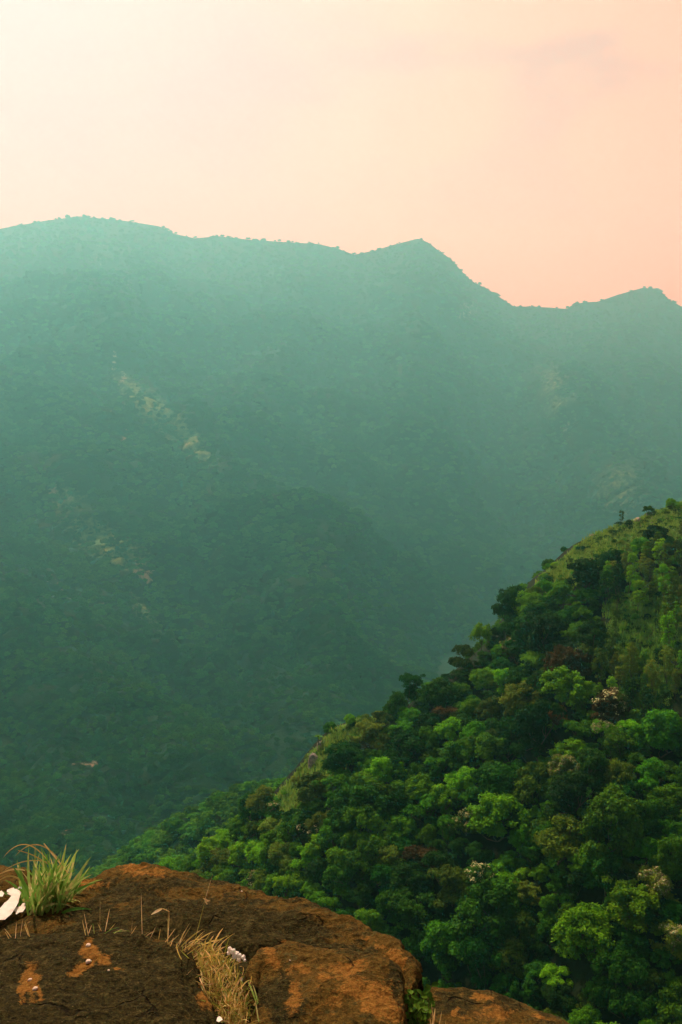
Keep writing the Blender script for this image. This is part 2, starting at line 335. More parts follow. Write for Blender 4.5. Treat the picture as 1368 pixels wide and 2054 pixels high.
# ------------------------------------------------------------------ foliage geometry
def unit(a): return a / (np.linalg.norm(a, axis=-1, keepdims=True) + 1e-9)
def leaves(centers, normals, size, tint, rs, aspect=0.55):
    n = len(centers); r = rs.normal(size=(n, 3)); t = unit(np.cross(normals, r)); b = np.cross(normals, t)
    L = size[:, None]; a = L * t; c = L * aspect * b; up = normals * L * 0.22
    v = np.stack([centers - a, centers + c + up, centers + a, centers - c + up], 1).reshape(-1, 3)
    return v, np.arange(n * 4).reshape(-1, 4), np.repeat(tint, 4)
def crown_shape(kind, rs):
    """clump centres, clump radii of one crown, centred over the origin, crown base at z=0 (unit: metres)"""
    if kind == 'dome':
        n = 84; th = rs.uniform(0, 2 * math.pi, n); ph = np.arccos(rs.uniform(-0.45, 1, n)); rad = rs.uniform(.68, 1.0, n)
        rx = 4.0 * (1 + 0.28 * np.sin(th * 2 + rs.uniform(0, 6)) + .12 * np.sin(th * 3 + rs.uniform(0, 6)))
        c = np.stack([rad * rx * np.sin(ph) * np.cos(th), rad * rx * np.sin(ph) * np.sin(th), 2.2 + rad * 3.9 * np.cos(ph)], -1)
        r = rs.uniform(.42, 1.15, n)
    elif kind == 'tiered':
        c = []; r = []
        for k in range(9):
            a = rs.uniform(0, 6.28); d = rs.uniform(.6, 2.9); z = rs.uniform(0.2, 5.6)
            for j in range(7):
                c.append([d * math.cos(a) + rs.normal() * .85, d * math.sin(a) + rs.normal() * .85, z + rs.normal() * .35]); r.append(rs.uniform(.4, 1.0))
        c = np.array(c); r = np.array(r)
    elif kind == 'tall':
        n = 40; z = rs.uniform(0, 7.5, n); th = rs.uniform(0, 6.28, n); w_ = 1.7 * np.sin(np.clip((z + 1.2) / 9.4, 0, 1) * math.pi) ** .6
        c = np.stack([w_ * np.cos(th) * rs.uniform(.4, 1, n), w_ * np.sin(th) * rs.uniform(.4, 1, n), z], -1); r = rs.uniform(.45, .85, n)
    elif kind == 'umbrella':
        n = 40; th = rs.uniform(0, 6.28, n); d = np.sqrt(rs.uniform(0, 1, n)) * 3.2
        c = np.stack([d * np.cos(th), d * np.sin(th), 2.4 - 0.16 * d * d + rs.normal(size=n) * .45], -1); r = rs.uniform(.55, .95, n)
    elif kind == 'bush':
        n = 16; th = rs.uniform(0, 6.28, n); ph = np.arccos(rs.uniform(0, 1, n))
        c = np.stack([1.3 * np.sin(ph) * np.cos(th), 1.3 * np.sin(ph) * np.sin(th), .5 + 1.0 * np.cos(ph)], -1); r = rs.uniform(.4, .7, n)
    elif kind == 'irregular':
        c = []; r = []
        for k in range(7):
            a = rs.uniform(0, 6.28); d = rs.uniform(.8, 2.8); z = rs.uniform(0.6, 4.8); R_ = rs.uniform(1.3, 2.2)
            for j in range(14):
                dirn = unit(rs.normal(size=3)); dirn[2] = abs(dirn[2]) * .8 + .05
                c.append([d * math.cos(a) + dirn[0] * R_, d * math.sin(a) + dirn[1] * R_, z + dirn[2] * R_ - .4]); r.append(rs.uniform(.4, .95))
        c = np.array(c); r = np.array(r)
    return c, r
def build_crown(kind, seed, per, leaf, name, blossom=0.0):
    rs = np.random.default_rng(seed); c, r = crown_shape(kind, rs)
    cs, ns, tn, sz = [], [], [], []
    for ci, ri in zip(c, r):
        k = int(per * ri * ri); d = unit(rs.normal(size=(k, 3))); d[:, 2] = np.where(d[:, 2] < -0.35, -d[:, 2], d[:, 2])
        rr = ri * (rs.uniform(.70, 1.12, k) + .35 * (rs.uniform(0, 1, k) > .9)) * (1 + .25 * vnoise(d * 2.3 + ci, 3))
        p = ci + d * rr[:, None] * np.array([1, 1, .8])
        cs.append(p); ns.append(unit(d * .8 + rs.normal(size=(k, 3)) * .45 + np.array([0, 0, .45])))
        base = rs.uniform(0, .55); tn.append(np.clip(base + rs.uniform(0, .45, k), 0, 1)); sz.append(leaf * rs.uniform(.6, 1.35, k))
    cs = np.concatenate(cs); ns = np.concatenate(ns); tn = np.concatenate(tn); sz = np.concatenate(sz)
    v, f, a = leaves(cs, ns, sz, tn, rs)
    crown = mesh_from(name, v, f, {'tint': a}, False, [LEAF['mid green']])
    fl = None
    if blossom:
        top = cs[:, 2] + 0.3 * np.linalg.norm(cs[:, :2], axis=1) > np.percentile(cs[:, 2], 45)
        patch = vnoise(cs * 0.9, 77) > 0.05
        idx = np.where(top & patch & (rs.uniform(0, 1, len(cs)) < blossom))[0]
        v, f, a = leaves(cs[idx] + ns[idx] * .15 + np.array([0, 0, .12]), unit(ns[idx] + rs.normal(size=(len(idx), 3)) * .3), leaf * .75 * rs.uniform(.6, 1.3, len(idx)), rs.uniform(0, 1, len(idx)), rs, .9)
        fl = mesh_from('blossom', v, f, {'tint': a}, False, [LEAF['blossom']])
    return crown, c, fl
def tube(path, radii, n=7):
    path = np.asarray(path, float); V = []; F = []
    for i, p in enumerate(path):
        d = path[min(i + 1, len(path) - 1)] - path[max(i - 1, 0)]; d = d / (np.linalg.norm(d) + 1e-9)
        a = np.cross(d, [0.3, 1, 0.1]); a /= np.linalg.norm(a); b = np.cross(d, a)
        for k in range(n):
            t = 2 * math.pi * k / n; V.append(p + radii[i] * (a * math.cos(t) + b * math.sin(t)))
    for i in range(len(path) - 1):
        for k in range(n):
            F.append((i * n + k, i * n + (k + 1) % n, (i + 1) * n + (k + 1) % n, (i + 1) * n + k))
    return np.array(V), np.array(F)
def join(parts):
    V = []; F = []; o = 0
    for v, f in parts: V.append(v); F.append(f + o); o += len(v)
    return np.concatenate(V), np.concatenate(F)
def build_trunk(c, clear, thick, seed, name='trunk', nlimb=9):
    """trunk from below ground (z=-clear-3) up into a crown whose base is z=0"""
    rs = np.random.default_rng(seed); top = c[:, 2].max() * .6
    path = [np.array([rs.normal() * .15 * k, rs.normal() * .15 * k, -clear - 2.5 + (top + clear + 2.5) * k / 6]) for k in range(7)]
    path[0][:2] = 0; parts = [tube(path, [thick * (1.35 if k == 0 else 1 - .13 * k) for k in range(7)])]
    for j in rs.choice(len(c), min(nlimb, len(c)), replace=False):
        s = path[rs.integers(2, 6)] if c[j, 2] > 0 else path[2]
        e = c[j]; mid = (s + e) / 2 + np.array([0, 0, -.25]) + rs.normal(size=3) * .2
        parts.append(tube([s, mid, e], [thick * .45, thick * .28, thick * .08], 5))
    return mesh_from(name, *join(parts), None, True, [BARK])
# tree models:  kind, variants, leaves per clump, leaf size, clear trunk height, trunk radius
SPEC = {'dome': (5, 200, .23, 1.0, .22), 'tiered': (3, 200, .21, 1.4, .18), 'irregular': (4, 190, .22, 0.9, .2), 'tall': (3, 150, .17, 3.0, .11), 'umbrella': (1, 170, .22, 2.6, .15), 'bush': (3, 170, .15, .1, .07)}
MODEL = {}
for kind, (nv, per, leaf, clear, thick) in SPEC.items():
    MODEL[kind] = []
    for k in range(nv):
        crown, c, fl = build_crown(kind, 100 + 17 * k + len(kind), per, leaf, 'crown', 0.5)
        MODEL[kind].append((crown, build_trunk(c, clear, thick, 300 + k + len(kind), 'trunk', 9 if kind != 'bush' else 5), fl, clear))
SHAPE_WORD = {'dome': 'round-crowned', 'tiered': 'open-crowned', 'irregular': 'lumpy-crowned', 'tall': 'slender', 'umbrella': 'flat-topped', 'bush': 'low'}
def place_tree(kind, var, tone, loc, scale, rz, name=None, blossom=False, squash=1.0, lean=0.0):
    crown, trunk, fl, clear = MODEL[kind][var % len(MODEL[kind])]
    root = empty(name or {'tall': 'slender_tree', 'bush': 'shrub'}.get(kind, 'broadleaf_tree'), loc, rz, (scale, scale, scale * squash))
    root.rotation_euler = (lean, 0, rz)
    c = link('crown', crown, root, (0, 0, clear)); c.material_slots[0].link = 'OBJECT'; c.material_slots[0].material = LEAF[tone]
    link('trunk', trunk, root, (0, 0, clear))
    if blossom: link('blossom', fl, root, (0, 0, clear))
    root['tone'] = tone
    return root

# ground points of the near hill that face the camera
HV = HNf[5:-1].reshape(-1, 3); hpx, hpy = proj(HV); hgrass = grass_n[5:-1].reshape(-1)
def at_px(px, py, h):
    """the hill point whose spot h metres above it is seen at (px, py)"""
    a, b = proj(HV + np.array([0, 0, h])); d = (a - px) ** 2 + (b - py) ** 2
    i = np.argmin(d + 0.02 * HV[:, 1]); return HV[i]
# (px, py of crown centre, kind, variant, tone, scale, blossom, label, short name)
LM = [
 (1345,1004,'dome',0,'bright green',.34,0,'small round bright green tree at the very top of the crest','top crest tree'),
 (1298,1014,'umbrella',0,'mid green',.42,0,'small dark flat tree standing over pale crest boulders','crest boulder tree'),
 (1246,1032,'tall',0,'olive green',.36,0,'thin sparse olive sapling standing on the grassy crest','sparse crest sapling'),
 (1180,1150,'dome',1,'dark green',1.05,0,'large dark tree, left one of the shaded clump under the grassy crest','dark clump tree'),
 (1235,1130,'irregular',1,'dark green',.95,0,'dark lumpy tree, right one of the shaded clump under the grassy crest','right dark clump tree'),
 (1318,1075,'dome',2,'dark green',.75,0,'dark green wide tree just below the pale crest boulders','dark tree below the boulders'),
 (1285,1095,'dome',3,'mid green',.6,0,'fresh green round tree below the left end of the boulders','green tree below the boulders'),
 (1032,1215,'dome',4,'dark green',1.0,0,'tall dark tree leaning out on the skyline above the pale umbrella tree','dark skyline tree'),
 (955,1245,'umbrella',0,'bright green',.72,0,'lone bright green flat-topped tree standing out on the skyline','flat-topped skyline tree'),
 (905,1292,'irregular',0,'olive green',.8,0,'olive brown tree spreading left on the skyline below the flat-topped tree','olive skyline tree'),
 (1025,1300,'tiered',0,'olive green',.72,1,'pale blossoming tree under the dark skyline tree','pale upper blossom tree'),
 (815,1368,'tiered',1,'dark green',.9,0,'dark blue-green tree standing on the skyline above the lower grassy crest','dark lower skyline tree'),
 (885,1432,'irregular',2,'russet',.85,0,'russet tree on the left above the largest dark hollow','left russet tree'),
 (1115,1440,'irregular',3,'russet',.72,0,'dull russet tree in the middle of the slope, leaves brown','middle russet tree'),
 (1225,1415,'dome',1,'russet',.85,1,'orange-red tree with a pale flowering side at the foot of the clearing','orange-red tree'),
 (1215,1465,'tiered',2,'mid green',.8,1,'green tree flecked with white flowers under the orange-red tree','white-flecked tree'),
 (1135,1542,'dome',3,'yellow-green',.72,1,'conspicuous cream-blossomed round tree in the middle of the forest','cream-blossomed tree'),
 (935,1650,'dome',0,'olive green',.7,1,'pale olive flowering tree left of the long green crown','pale olive flowering tree'),
 (960,1760,'tiered',0,'mid green',.8,1,'green tree with a few bright white flower heads low on the slope','white-headed low tree'),
 (1315,1780,'irregular',1,'yellow-green',.85,1,'yellow-flowering bright tree near the right edge','yellow-flowering tree'),
 (1175,1870,'dome',2,'bright green',1.15,0,'large bright lime green tree low on the right','large lime tree'),
 (1130,1690,'irregular',3,'olive green',1.25,0,'very broad olive green tree spreading across the middle right','broad olive tree'),
 (835,1715,'irregular',2,'russet',.9,0,'dark reddish brown tree above the rock edge','dark reddish tree'),
 (545,1625,'tiered',1,'mid green',.55,1,'small white-blossomed tree at the foot of the lower grassy crest','small blossom tree'),
 (625,1675,'tiered',2,'dark green',.7,1,'dark tree with white flower flecks low on the left','flecked left tree'),
 (520,1765,'dome',4,'olive green',.6,1,'olive tree with pale flower flecks just above the rock','flecked olive tree above the rock'),
 (700,1440,'dome',0,'bright green',.33,0,'small round bright green tree on the lower grassy crest','small lower crest tree'),
 (770,1545,'dome',3,'bright green',.85,0,'bright green tree at the right edge of the lower grass patch','bright tree by the grass patch'),
 (430,1690,'dome',1,'yellow-green',.55,0,'round yellow-green tree near the lower left end of the near hill','yellow-green foot tree'),
 (742,1838,'irregular',0,'bright green',.8,0,'bright green tree showing just over the sloping edge of the brown slab','bright tree over the slab'),
 (1350,1890,'tiered',1,'yellow-green',.8,1,'pale yellow-flowered tree in the bottom right corner','corner flowering tree'),
]
used = []; anchors = []
for (px, py, kind, var, tone, sc, bl, label, short) in LM:
    sq = {'flat-topped skyline tree': 1.9, 'dark skyline tree': 1.35, 'olive skyline tree': 1.25, 'dark lower skyline tree': 1.15}.get(short, 1.0)
    h = (SPEC[kind][3] + 3.0) * sc * sq; p = at_px(px, py, h)
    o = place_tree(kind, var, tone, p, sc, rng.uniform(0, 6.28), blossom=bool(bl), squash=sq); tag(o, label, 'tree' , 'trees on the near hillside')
    used.append((p, 3.3 * sc)); a, b = proj(p + np.array([0, 0, h])); anchors.append((float(a), float(b), short)); o['cx'] = float(a); o['cy'] = float(b)
trees = []
order = rng.permutation(len(HV)); sl_ = (hpx[order] > 1195) & (hpx[order] < 1420) & (hpy[order] > 1110) & (hpy[order] < 1480); order = np.concatenate([order[sl_], order[~sl_]]); UP = np.array([u_[0] for u_ in used]); UR = np.array([u_[1] for u_ in used])
hv_on = (hpx > 330) & (hpx < 1420) & (hpy < 2090)
cgr = {}
for hh in (4.0,):
    a_, b_ = proj(HV + np.array([0, 0, hh])); cgr = blob(a_, b_, GRASS_SPOTS[:10])
hv_on = (hpx > 300) & (hpx < 1460) & (hpy < 2250)
spots = []; nsl = 0
CRX, CRY = zip(*sorted((c_[0], c_[1]) for c_ in crest_n))
for i in order:
    if len(spots) >= 1100: break
    if not hv_on[i]: continue
    g = hgrass[i]; p = HV[i]; sx, sy = hpx[i], hpy[i]
    slender = sx > 1195 and 1110 < sy < 1480
    clearing = 1190 < sx < 1330 and 1235 < sy < 1345
    if (g > .30 and not slender) or cgr[i] > .5: continue
    if clearing and rng.uniform() > .006: continue
    sc = rng.uniform(.80, 1.35) * (1 if sy > 1250 or sx < 1100 else .8)
    if sx < 560: sc *= .8
    if rng.uniform() < .3: sc *= .6
    if slender: sc = rng.uniform(.5, .85)
    if sx < 640 and sc > 1.0: sc *= .8
    cxx, cyy = proj(p + np.array([0, 0, (SPEC['dome'][3] + 5.6) * sc])) if not slender else proj(p + np.array([0, 0, 9.0 * sc]))
    if cyy < np.interp(cxx, CRX, CRY) - (8 if cxx > 1055 else 38): continue
    rad = (3.3 if not slender else 2.9) * sc
    if (np.linalg.norm(UP - p, axis=1) < (UR + rad) * (.82 if not slender else .8)).any(): continue
    if slender and nsl > 75: continue
    nsl += slender
    if slender: kind = 'tall'; tone = ['yellow-green', 'bright green', 'olive green', 'dark green'][rng.choice(4, p=[.35, .3, .2, .15])]
    else:
        kind = ['dome', 'tiered', 'irregular'][rng.choice(3, p=[.42, .22, .36])]
        tone = ['mid green', 'dark green', 'bright green', 'olive green', 'yellow-green', 'russet'][rng.choice(6, p=[.48, .30, .11, .085, .02, .005] if sx > 640 else [.42, .08, .30, .10, .10, 0])]
    UP = np.vstack([UP, p]); UR = np.append(UR, rad)
    a, b = proj(p + np.array([0, 0, (SPEC[kind][3] + 2.6) * sc]))
    spots.append((sc / p[1] * (1 if -20 < a < 1390 and b < 2075 else .2) , kind, tone, int(rng.integers(0, 6)), sc, p, float(a), float(b)))
bro = sorted([s_ for s_ in spots if s_[1] != 'tall'], key=lambda s_: -s_[0]); LIM = 300 - len([1 for l_ in LM if l_[2] != 'tall'])
rest = bro[LIM:]
for (_, kind, tone, var, sc, p, a, b) in bro[:LIM] + [s_ for s_ in spots if s_[1] == 'tall']:
    o = place_tree(kind, var, tone, p, sc, rng.uniform(0, 6.28), squash=rng.uniform(.8, 1.3), lean=rng.uniform(-.12, .12))
    o.scale.x *= rng.uniform(.85, 1.2); trees.append((o, kind, tone, a, b, False))
print('rest', len(rest))
print('near trees', len(trees), len(LM))
NTH = ['nearest'] + [q_ + ' nearest' for q_ in 'second third fourth fifth sixth seventh eighth ninth tenth eleventh twelfth thirteenth fourteenth fifteenth sixteenth seventeenth eighteenth nineteenth twentieth'.split()] + ['twenty-%s nearest' % q_ for q_ in 'first second third fourth fifth sixth seventh eighth ninth'.split()] + ['farther'] * 300
SEC = ['right of', 'lower right of', 'below', 'lower left of', 'left of', 'upper left of', 'above', 'upper right of']
TX = np.array([t[3] for t in trees]); TY = np.array([t[4] for t in trees])
def locate(x, y, pool_x, pool_y):
    """anchor, sector and rank that single out a crown at (x, y)"""
    best = None
    for (ax, ay, short) in sorted(anchors, key=lambda q_: (q_[0] - x) ** 2 + (q_[1] - y) ** 2)[:6]:
        s = int(round(math.atan2(y - ay, x - ax) / (math.pi / 4))) % 8
        ss = np.round(np.arctan2(pool_y - ay, pool_x - ax) / (math.pi / 4)).astype(int) % 8
        dd = np.hypot(pool_x - ax, pool_y - ay); rank = int(((ss == s) & (dd < math.hypot(x - ax, y - ay) - 1e-6)).sum())
        if best is None or rank < best[0]: best = (rank, s, short)
    return best
for (o, kind, tone, x, y, bl) in trees:
    rank, s, short = locate(x, y, TX, TY)
    tag(o, f"{tone} {SHAPE_WORD[kind]} tree, {NTH[rank]} {SEC[s]} {short}", 'tree', 'trees on the near hillside')

# shrubs on the grassy crests
shr = []
for (px, py, sc, tone) in [(1365,1018,.9,'mid green'),(1335,1030,.5,'olive green'),(1262,1052,.6,'dark green'),(1240,1045,.55,'dark green'),(1228,1068,.6,'mid green'),(1205,1082,.5,'olive green'),(1180,1100,.45,'mid green'),
        (1165,1103,.65,'dark green'),(1145,1128,.5,'olive green'),(1110,1128,.55,'bright green'),(1112,1140,.45,'dark green'),(1098,1165,.85,'dark green'),(1245,1090,.6,'yellow-green'),(1200,1118,.55,'mid green'),(1222,1110,.4,'dark green'),
        (1290,1070,.6,'olive green'),(1150,1150,.5,'mid green'),(1125,1170,.7,'olive green'),(1085,1175,.5,'yellow-green'),(720,1450,.5,'mid green'),(735,1440,.6,'olive green'),(690,1490,.5,'mid green'),(665,1470,.45,'bright green'),
        (620,1520,.6,'yellow-green'),(605,1545,.6,'olive green'),(595,1565,.7,'yellow-green'),(650,1550,.7,'mid green'),(680,1530,.6,'olive green'),(575,1590,.7,'bright green'),(600,1615,.6,'yellow-green'),(560,1605,.7,'mid green'),(630,1580,.6,'olive green'),(640,1510,.4,'dark green'),(755,1415,.6,'yellow-green'),(790,1395,.6,'olive green'),
        (1275,1240,.5,'mid green'),(1240,1340,.6,'bright green'),(1290,1350,.7,'yellow-green'),(1310,1400,.7,'mid green'),(1270,1380,.6,'bright green')]:
    p = at_px(px, py, .9 * sc); o = place_tree('bush', len(shr), tone, p, sc * 1.25, rng.uniform(0, 6), squash=rng.uniform(.8, 1.1))
    a, b = proj(p + np.array([0, 0, sc])); shr.append((o, tone, float(a), float(b)))
SX = np.array([s_[2] for s_ in shr]); SY = np.array([s_[3] for s_ in shr])
for (o, tone, x, y) in shr:
    rank, s, short = locate(x, y, SX, SY)
    tag(o, f"low {tone} shrub, {NTH[rank]} shrub {SEC[s]} {short}", 'shrub', 'shrubs on the grassy crests')

# palm on the overhang
pr = at_px(643, 1500, 0)
M_ROCKG = plain_mat('grey outcrop', (0.13, 0.12, 0.10), (0.34, 0.30, 0.24), 1.3, .9, .8)
def boulder(name, loc, dims, seed, label, mat=M_ROCKG, group=None, rz=0.0, sub=4, cut=0.35):
    bm = bmesh.new(); bmesh.ops.create_icosphere(bm, subdivisions=sub, radius=1)
    v = np.array([x.co[:] for x in bm.verts]); d = 1 + cut * fbm(v * 1.3 + seed, 4, seed=seed) + .12 * fbm(v * 4 + seed, 3, seed=seed + 9, ridged=True)
    v = v * d[:, None]; v = np.sign(v) * np.abs(v) ** .85 * np.array(dims)
    for a, b in zip(bm.verts, v): a.co = b
    me = bpy.data.meshes.new(name); bm.to_mesh(me); bm.free(); me.materials.append(mat)
    me.polygons.foreach_set('use_smooth', np.ones(len(me.polygons), bool))
    o = link(name, me, None, loc); o.rotation_euler = (0, 0, rz); tag(o, label, 'rock', group); return o
boulder('boulder', pr + np.array([-.1, 0, .0]), (.8, .9, 1.2), 3, 'dark grey overhanging rock under the palm-like tree on the crest')
boulder('boulder', at_px(630, 1528, .8), (1.1, 1.0, 2.6), 5, 'tall pale grey cliff rock below the palm-like tree')
boulder('boulder', at_px(612, 1566, .5), (.8, 1.0, 1.8), 7, 'narrow shadowed rock beneath the tall pale grey cliff rock')
boulder('boulder', at_px(548, 1612, .6), (1.0, 1.2, 1.7), 8, 'grey rock at the foot of the lower grassy crest')
M_PALE = plain_mat('pale boulder', (0.20, 0.17, 0.11), (0.46, 0.40, 0.29), 1.0, .9, .7)
for k, (px, py, dm, lb) in enumerate([(1302,1024,(1.5,1.4,1.0),'dark topped boulder under the small flat crest tree'),(1308,1040,(1.1,1,.7),'pale flat boulder below the small flat crest tree'),(1310,1048,(1.3,1,.6),'pale boulder, lower of two beneath the crest tree'),
        (1280,1045,(1.6,1.4,1.4),'dark blocky outcrop left of the pale crest boulders'),(1288,1056,(.7,.8,.9),'small pale boulder at the foot of the dark blocky outcrop'),(1322,1058,(1.7,1.2,.6),'pale tan ledge boulder above the dark wide tree'),(1190,1074,(1.0,.9,.9),'pale tan boulder on the left skyline of the grassy crest'),(1196,1118,(1.5,1,.4),'flat pale slab on the grass above the dark clump'),(1112,1142,(.6,.6,.6),'small dark rock on the grassy skyline')]):
    boulder('boulder', at_px(px, py, .2), tuple(.62 * x_ for x_ in dm), 20 + k, lb, M_PALE if 'pale' in lb else M_ROCKG, 'boulders on the grassy crest', rng.uniform(0, 3), 3, .8)
def fronds(n, L, seed, drop=.5):
    rs = np.random.default_rng(seed); parts = []
    for k in range(n):
        a = 6.28 * k / n + rs.normal() * .2; el = rs.uniform(.3, 1.2); m_ = 8
        s = np.linspace(0, 1, m_); rr = L * s * math.cos(el); z = L * s * math.sin(el) - drop * L * s ** 2.2
        mid = np.stack([rr * math.cos(a), rr * math.sin(a), z], -1); side = np.array([-math.sin(a), math.cos(a), 0]); wd = .16 * L * np.sin(np.clip(s * .92 + .08, 0, 1) * math.pi) ** .7
        V = np.concatenate([mid - side * wd[:, None] - [0, 0, .03 * L], mid, mid + side * wd[:, None] - [0, 0, .03 * L]])
        F = [(r_ * m_ + i, r_ * m_ + i + 1, (r_ + 1) * m_ + i + 1, (r_ + 1) * m_ + i) for r_ in (0, 1) for i in range(m_ - 1)]
        parts.append((V, np.array(F)))
    return join(parts)
palm = empty('palm_tree', pr + np.array([-.5, -.5, 1.0])); tag(palm, 'small palm-like tree with arching fronds on the overhanging crest rock', 'tree')
v_, f_ = fronds(14, 1.5, 4)
link('crown', mesh_from('crown', v_ + np.array([0, 0, 1.5]), f_, {'tint': rng.uniform(0, 1, len(v_))}, False, [LEAF['bright green']]), palm)
link('trunk', mesh_from('trunk', *tube([(0, 0, -.6), (.05, 0, .5), (0, 0, 1.55)], [.16, .12, .1]), None, True, [BARK]), palm)

# grass on the crests and in the clearing (stuff), one mesh of blades
def blades_on(points, normals_up, n_per, h, wd, spread, rs):
    n = len(points) * n_per; p = np.repeat(points, n_per, 0) + rs.normal(size=(n, 3)) * np.array([spread, spread, 0])
    a = rs.uniform(0, 6.28, n); hh = h * rs.uniform(.5, 1.3, n); ln = rs.normal(size=(n, 2)) * .35
    s = np.stack([np.cos(a), np.sin(a), 0 * a], -1) * wd * rs.uniform(.6, 1.4, n)[:, None]
    tip = p + np.stack([ln[:, 0] * hh, ln[:, 1] * hh, hh], -1); mid = p * .5 + tip * .5 + np.array([0, 0, .08]) * h
    v = np.stack([p - s - [0, 0, .3 * h], p + s - [0, 0, .3 * h], mid + s * .7, tip, mid - s * .7], 1)
    base = np.arange(n)[:, None] * 5
    f = np.concatenate([base + np.array([0, 1, 2, 4])]); f2 = base + np.array([4, 2, 3, 3])
    return v.reshape(-1, 3), f, base + np.array([4, 2, 3]), np.repeat(rs.uniform(0, 1, n), 5)
rs = np.random.default_rng(5)
cand = np.where((hgrass > .35) & (hpx > 500) & (hpx < 1430) & (hpy < 1480 + 200))[0]
pick = rs.choice(cand, 9000); pts = HV[pick] + rs.normal(size=(9000, 3)) * np.array([.4, .4, 0])
v_, f_, f3_, tn = blades_on(pts, None, 7, .75, .10, .35, rs)
clr = np.repeat((hpx[pick] > 1185) & (hpy[pick] > 1190), 35); tn = np.where(clr, tn * .3, tn)
me = bpy.data.meshes.new('grass')
allf = [tuple(x) for x in f_] + [tuple(x) for x in f3_]
me.from_pydata([tuple(x) for x in v_], [], allf)
at_ = me.attributes.new('tint', 'FLOAT', 'POINT'); at_.data.foreach_set('value', tn.astype(np.float32))
M_GRASS = leaf_mat('crest grass', (0.07, 0.28, 0.02), (0.38, 0.48, 0.09), .35); me.materials.append(M_GRASS)
tag(link('grass', me), 'yellow-green grass on the crests and clearing of the near hillside', 'grass', kind='stuff')

# ------------------------------------------------------------------ forests that read as one mass (stuff)
protos = []
PR_SPOTS = [(352,1658),(420,1632),(300,1698),(470,1618),(390,1650)]
MV = HM.reshape(-1, 3)
for k in range(5):
    kind = ['dome', 'irregular', 'dome', 'tiered', 'irregular'][k]
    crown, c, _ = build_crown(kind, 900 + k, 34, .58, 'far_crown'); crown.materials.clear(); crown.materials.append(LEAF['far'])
    crown.transform(Matrix.Translation((0, 0, 1.0)))
    a, b = proj(MV + np.array([0, 0, 4])); j = np.argmin((a - PR_SPOTS[k][0]) ** 2 + (b - PR_SPOTS[k][1]) ** 2)
    root = empty('broadleaf_tree', MV[j]); o = link('crown', crown, root); link('trunk', build_trunk(c, .5, .2, 70 + k), root)
    tag(root, ['rounded hazy green tree at the middle of the far spur skyline', 'lumpy hazy tree right of middle on the far spur skyline', 'rounded hazy tree low on the left end of the far spur', 'open-crowned hazy tree at the upper right of the far spur', 'lumpy hazy tree just under the far spur skyline'][k], 'tree', 'trees on the hazy spur')
    protos.append(o)
def scatter(name, label, P3, scale, seed, squash=.9, protos=protos):
    rs = np.random.default_rng(seed); n = len(P3)
    me = bpy.data.meshes.new(name); me.vertices.add(n); me.vertices.foreach_set('co', np.ascontiguousarray(P3, np.float32).ravel())
    a = me.attributes.new('sc', 'FLOAT', 'POINT'); a.data.foreach_set('value', scale.astype(np.float32))
    a = me.attributes.new('rz', 'FLOAT', 'POINT'); a.data.foreach_set('value', rs.uniform(0, 6.28, n).astype(np.float32))
    a = me.attributes.new('pick', 'INT', 'POINT'); a.data.foreach_set('value', rs.integers(0, len(protos), n).astype(np.int32))
    o = link(name, me); tag(o, label, 'forest', kind='stuff')
    ng = bpy.data.node_groups.new(name + ' scatter', 'GeometryNodeTree')
    ng.interface.new_socket('Geometry', in_out='INPUT', socket_type='NodeSocketGeometry'); ng.interface.new_socket('Geometry', in_out='OUTPUT', socket_type='NodeSocketGeometry')
    N = ng.nodes; L = ng.links; gi = N.new('NodeGroupInput'); go = N.new('NodeGroupOutput')
    jn = N.new('GeometryNodeJoinGeometry')
    for pr_ in reversed(protos):
        oi = N.new('GeometryNodeObjectInfo'); oi.inputs['Object'].default_value = pr_; oi.inputs['As Instance'].default_value = True; oi.transform_space = 'ORIGINAL'
        L.new(oi.outputs['Geometry'], jn.inputs[0])
    m2p = N.new('GeometryNodeMeshToPoints'); L.new(gi.outputs[0], m2p.inputs['Mesh'])
    iop = N.new('GeometryNodeInstanceOnPoints'); L.new(m2p.outputs[0], iop.inputs['Points']); L.new(jn.outputs[0], iop.inputs['Instance']); iop.inputs['Pick Instance'].default_value = True
    def attr(nm, dt):
        nd = N.new('GeometryNodeInputNamedAttribute'); nd.data_type = dt; nd.inputs['Name'].default_value = nm; return nd.outputs[0]
    L.new(attr('pick', 'INT'), iop.inputs['Instance Index'])
    cb = N.new('ShaderNodeCombineXYZ'); L.new(attr('rz', 'FLOAT'), cb.inputs[2]); L.new(cb.outputs[0], iop.inputs['Rotation'])
    c2 = N.new('ShaderNodeCombineXYZ'); sc_ = attr('sc', 'FLOAT'); L.new(sc_, c2.inputs[0]); L.new(sc_, c2.inputs[1])
    mm = N.new('ShaderNodeMath'); mm.operation = 'MULTIPLY'; L.new(sc_, mm.inputs[0]); mm.inputs[1].default_value = squash; L.new(mm.outputs[0], c2.inputs[2])
    L.new(c2.outputs[0], iop.inputs['Scale']); L.new(iop.outputs[0], go.inputs[0])
    md = o.modifiers.new('scatter', 'NODES'); md.node_group = ng
    return o
def sample_grid(Gr, n, weight, seed):
    rs = np.random.default_rng(seed); a = Gr[:-1, :-1]; b = Gr[:-1, 1:]; c = Gr[1:, :-1]
    ar = np.linalg.norm(np.cross(b - a, c - a), axis=-1) * weight[:-1, :-1]; w_ = ar.ravel() / ar.sum()
    i = rs.choice(len(w_), n, p=w_); r_, c_ = np.divmod(i, a.shape[1]); s, t = rs.uniform(0, 1, (2, n, 1))
    return a[r_, c_] + s * (b[r_, c_] - a[r_, c_]) + t * (c[r_, c_] - a[r_, c_]), r_, c_
x_, y_ = proj(G)
patchy = fbm(G / 120.0, 4, seed=66)
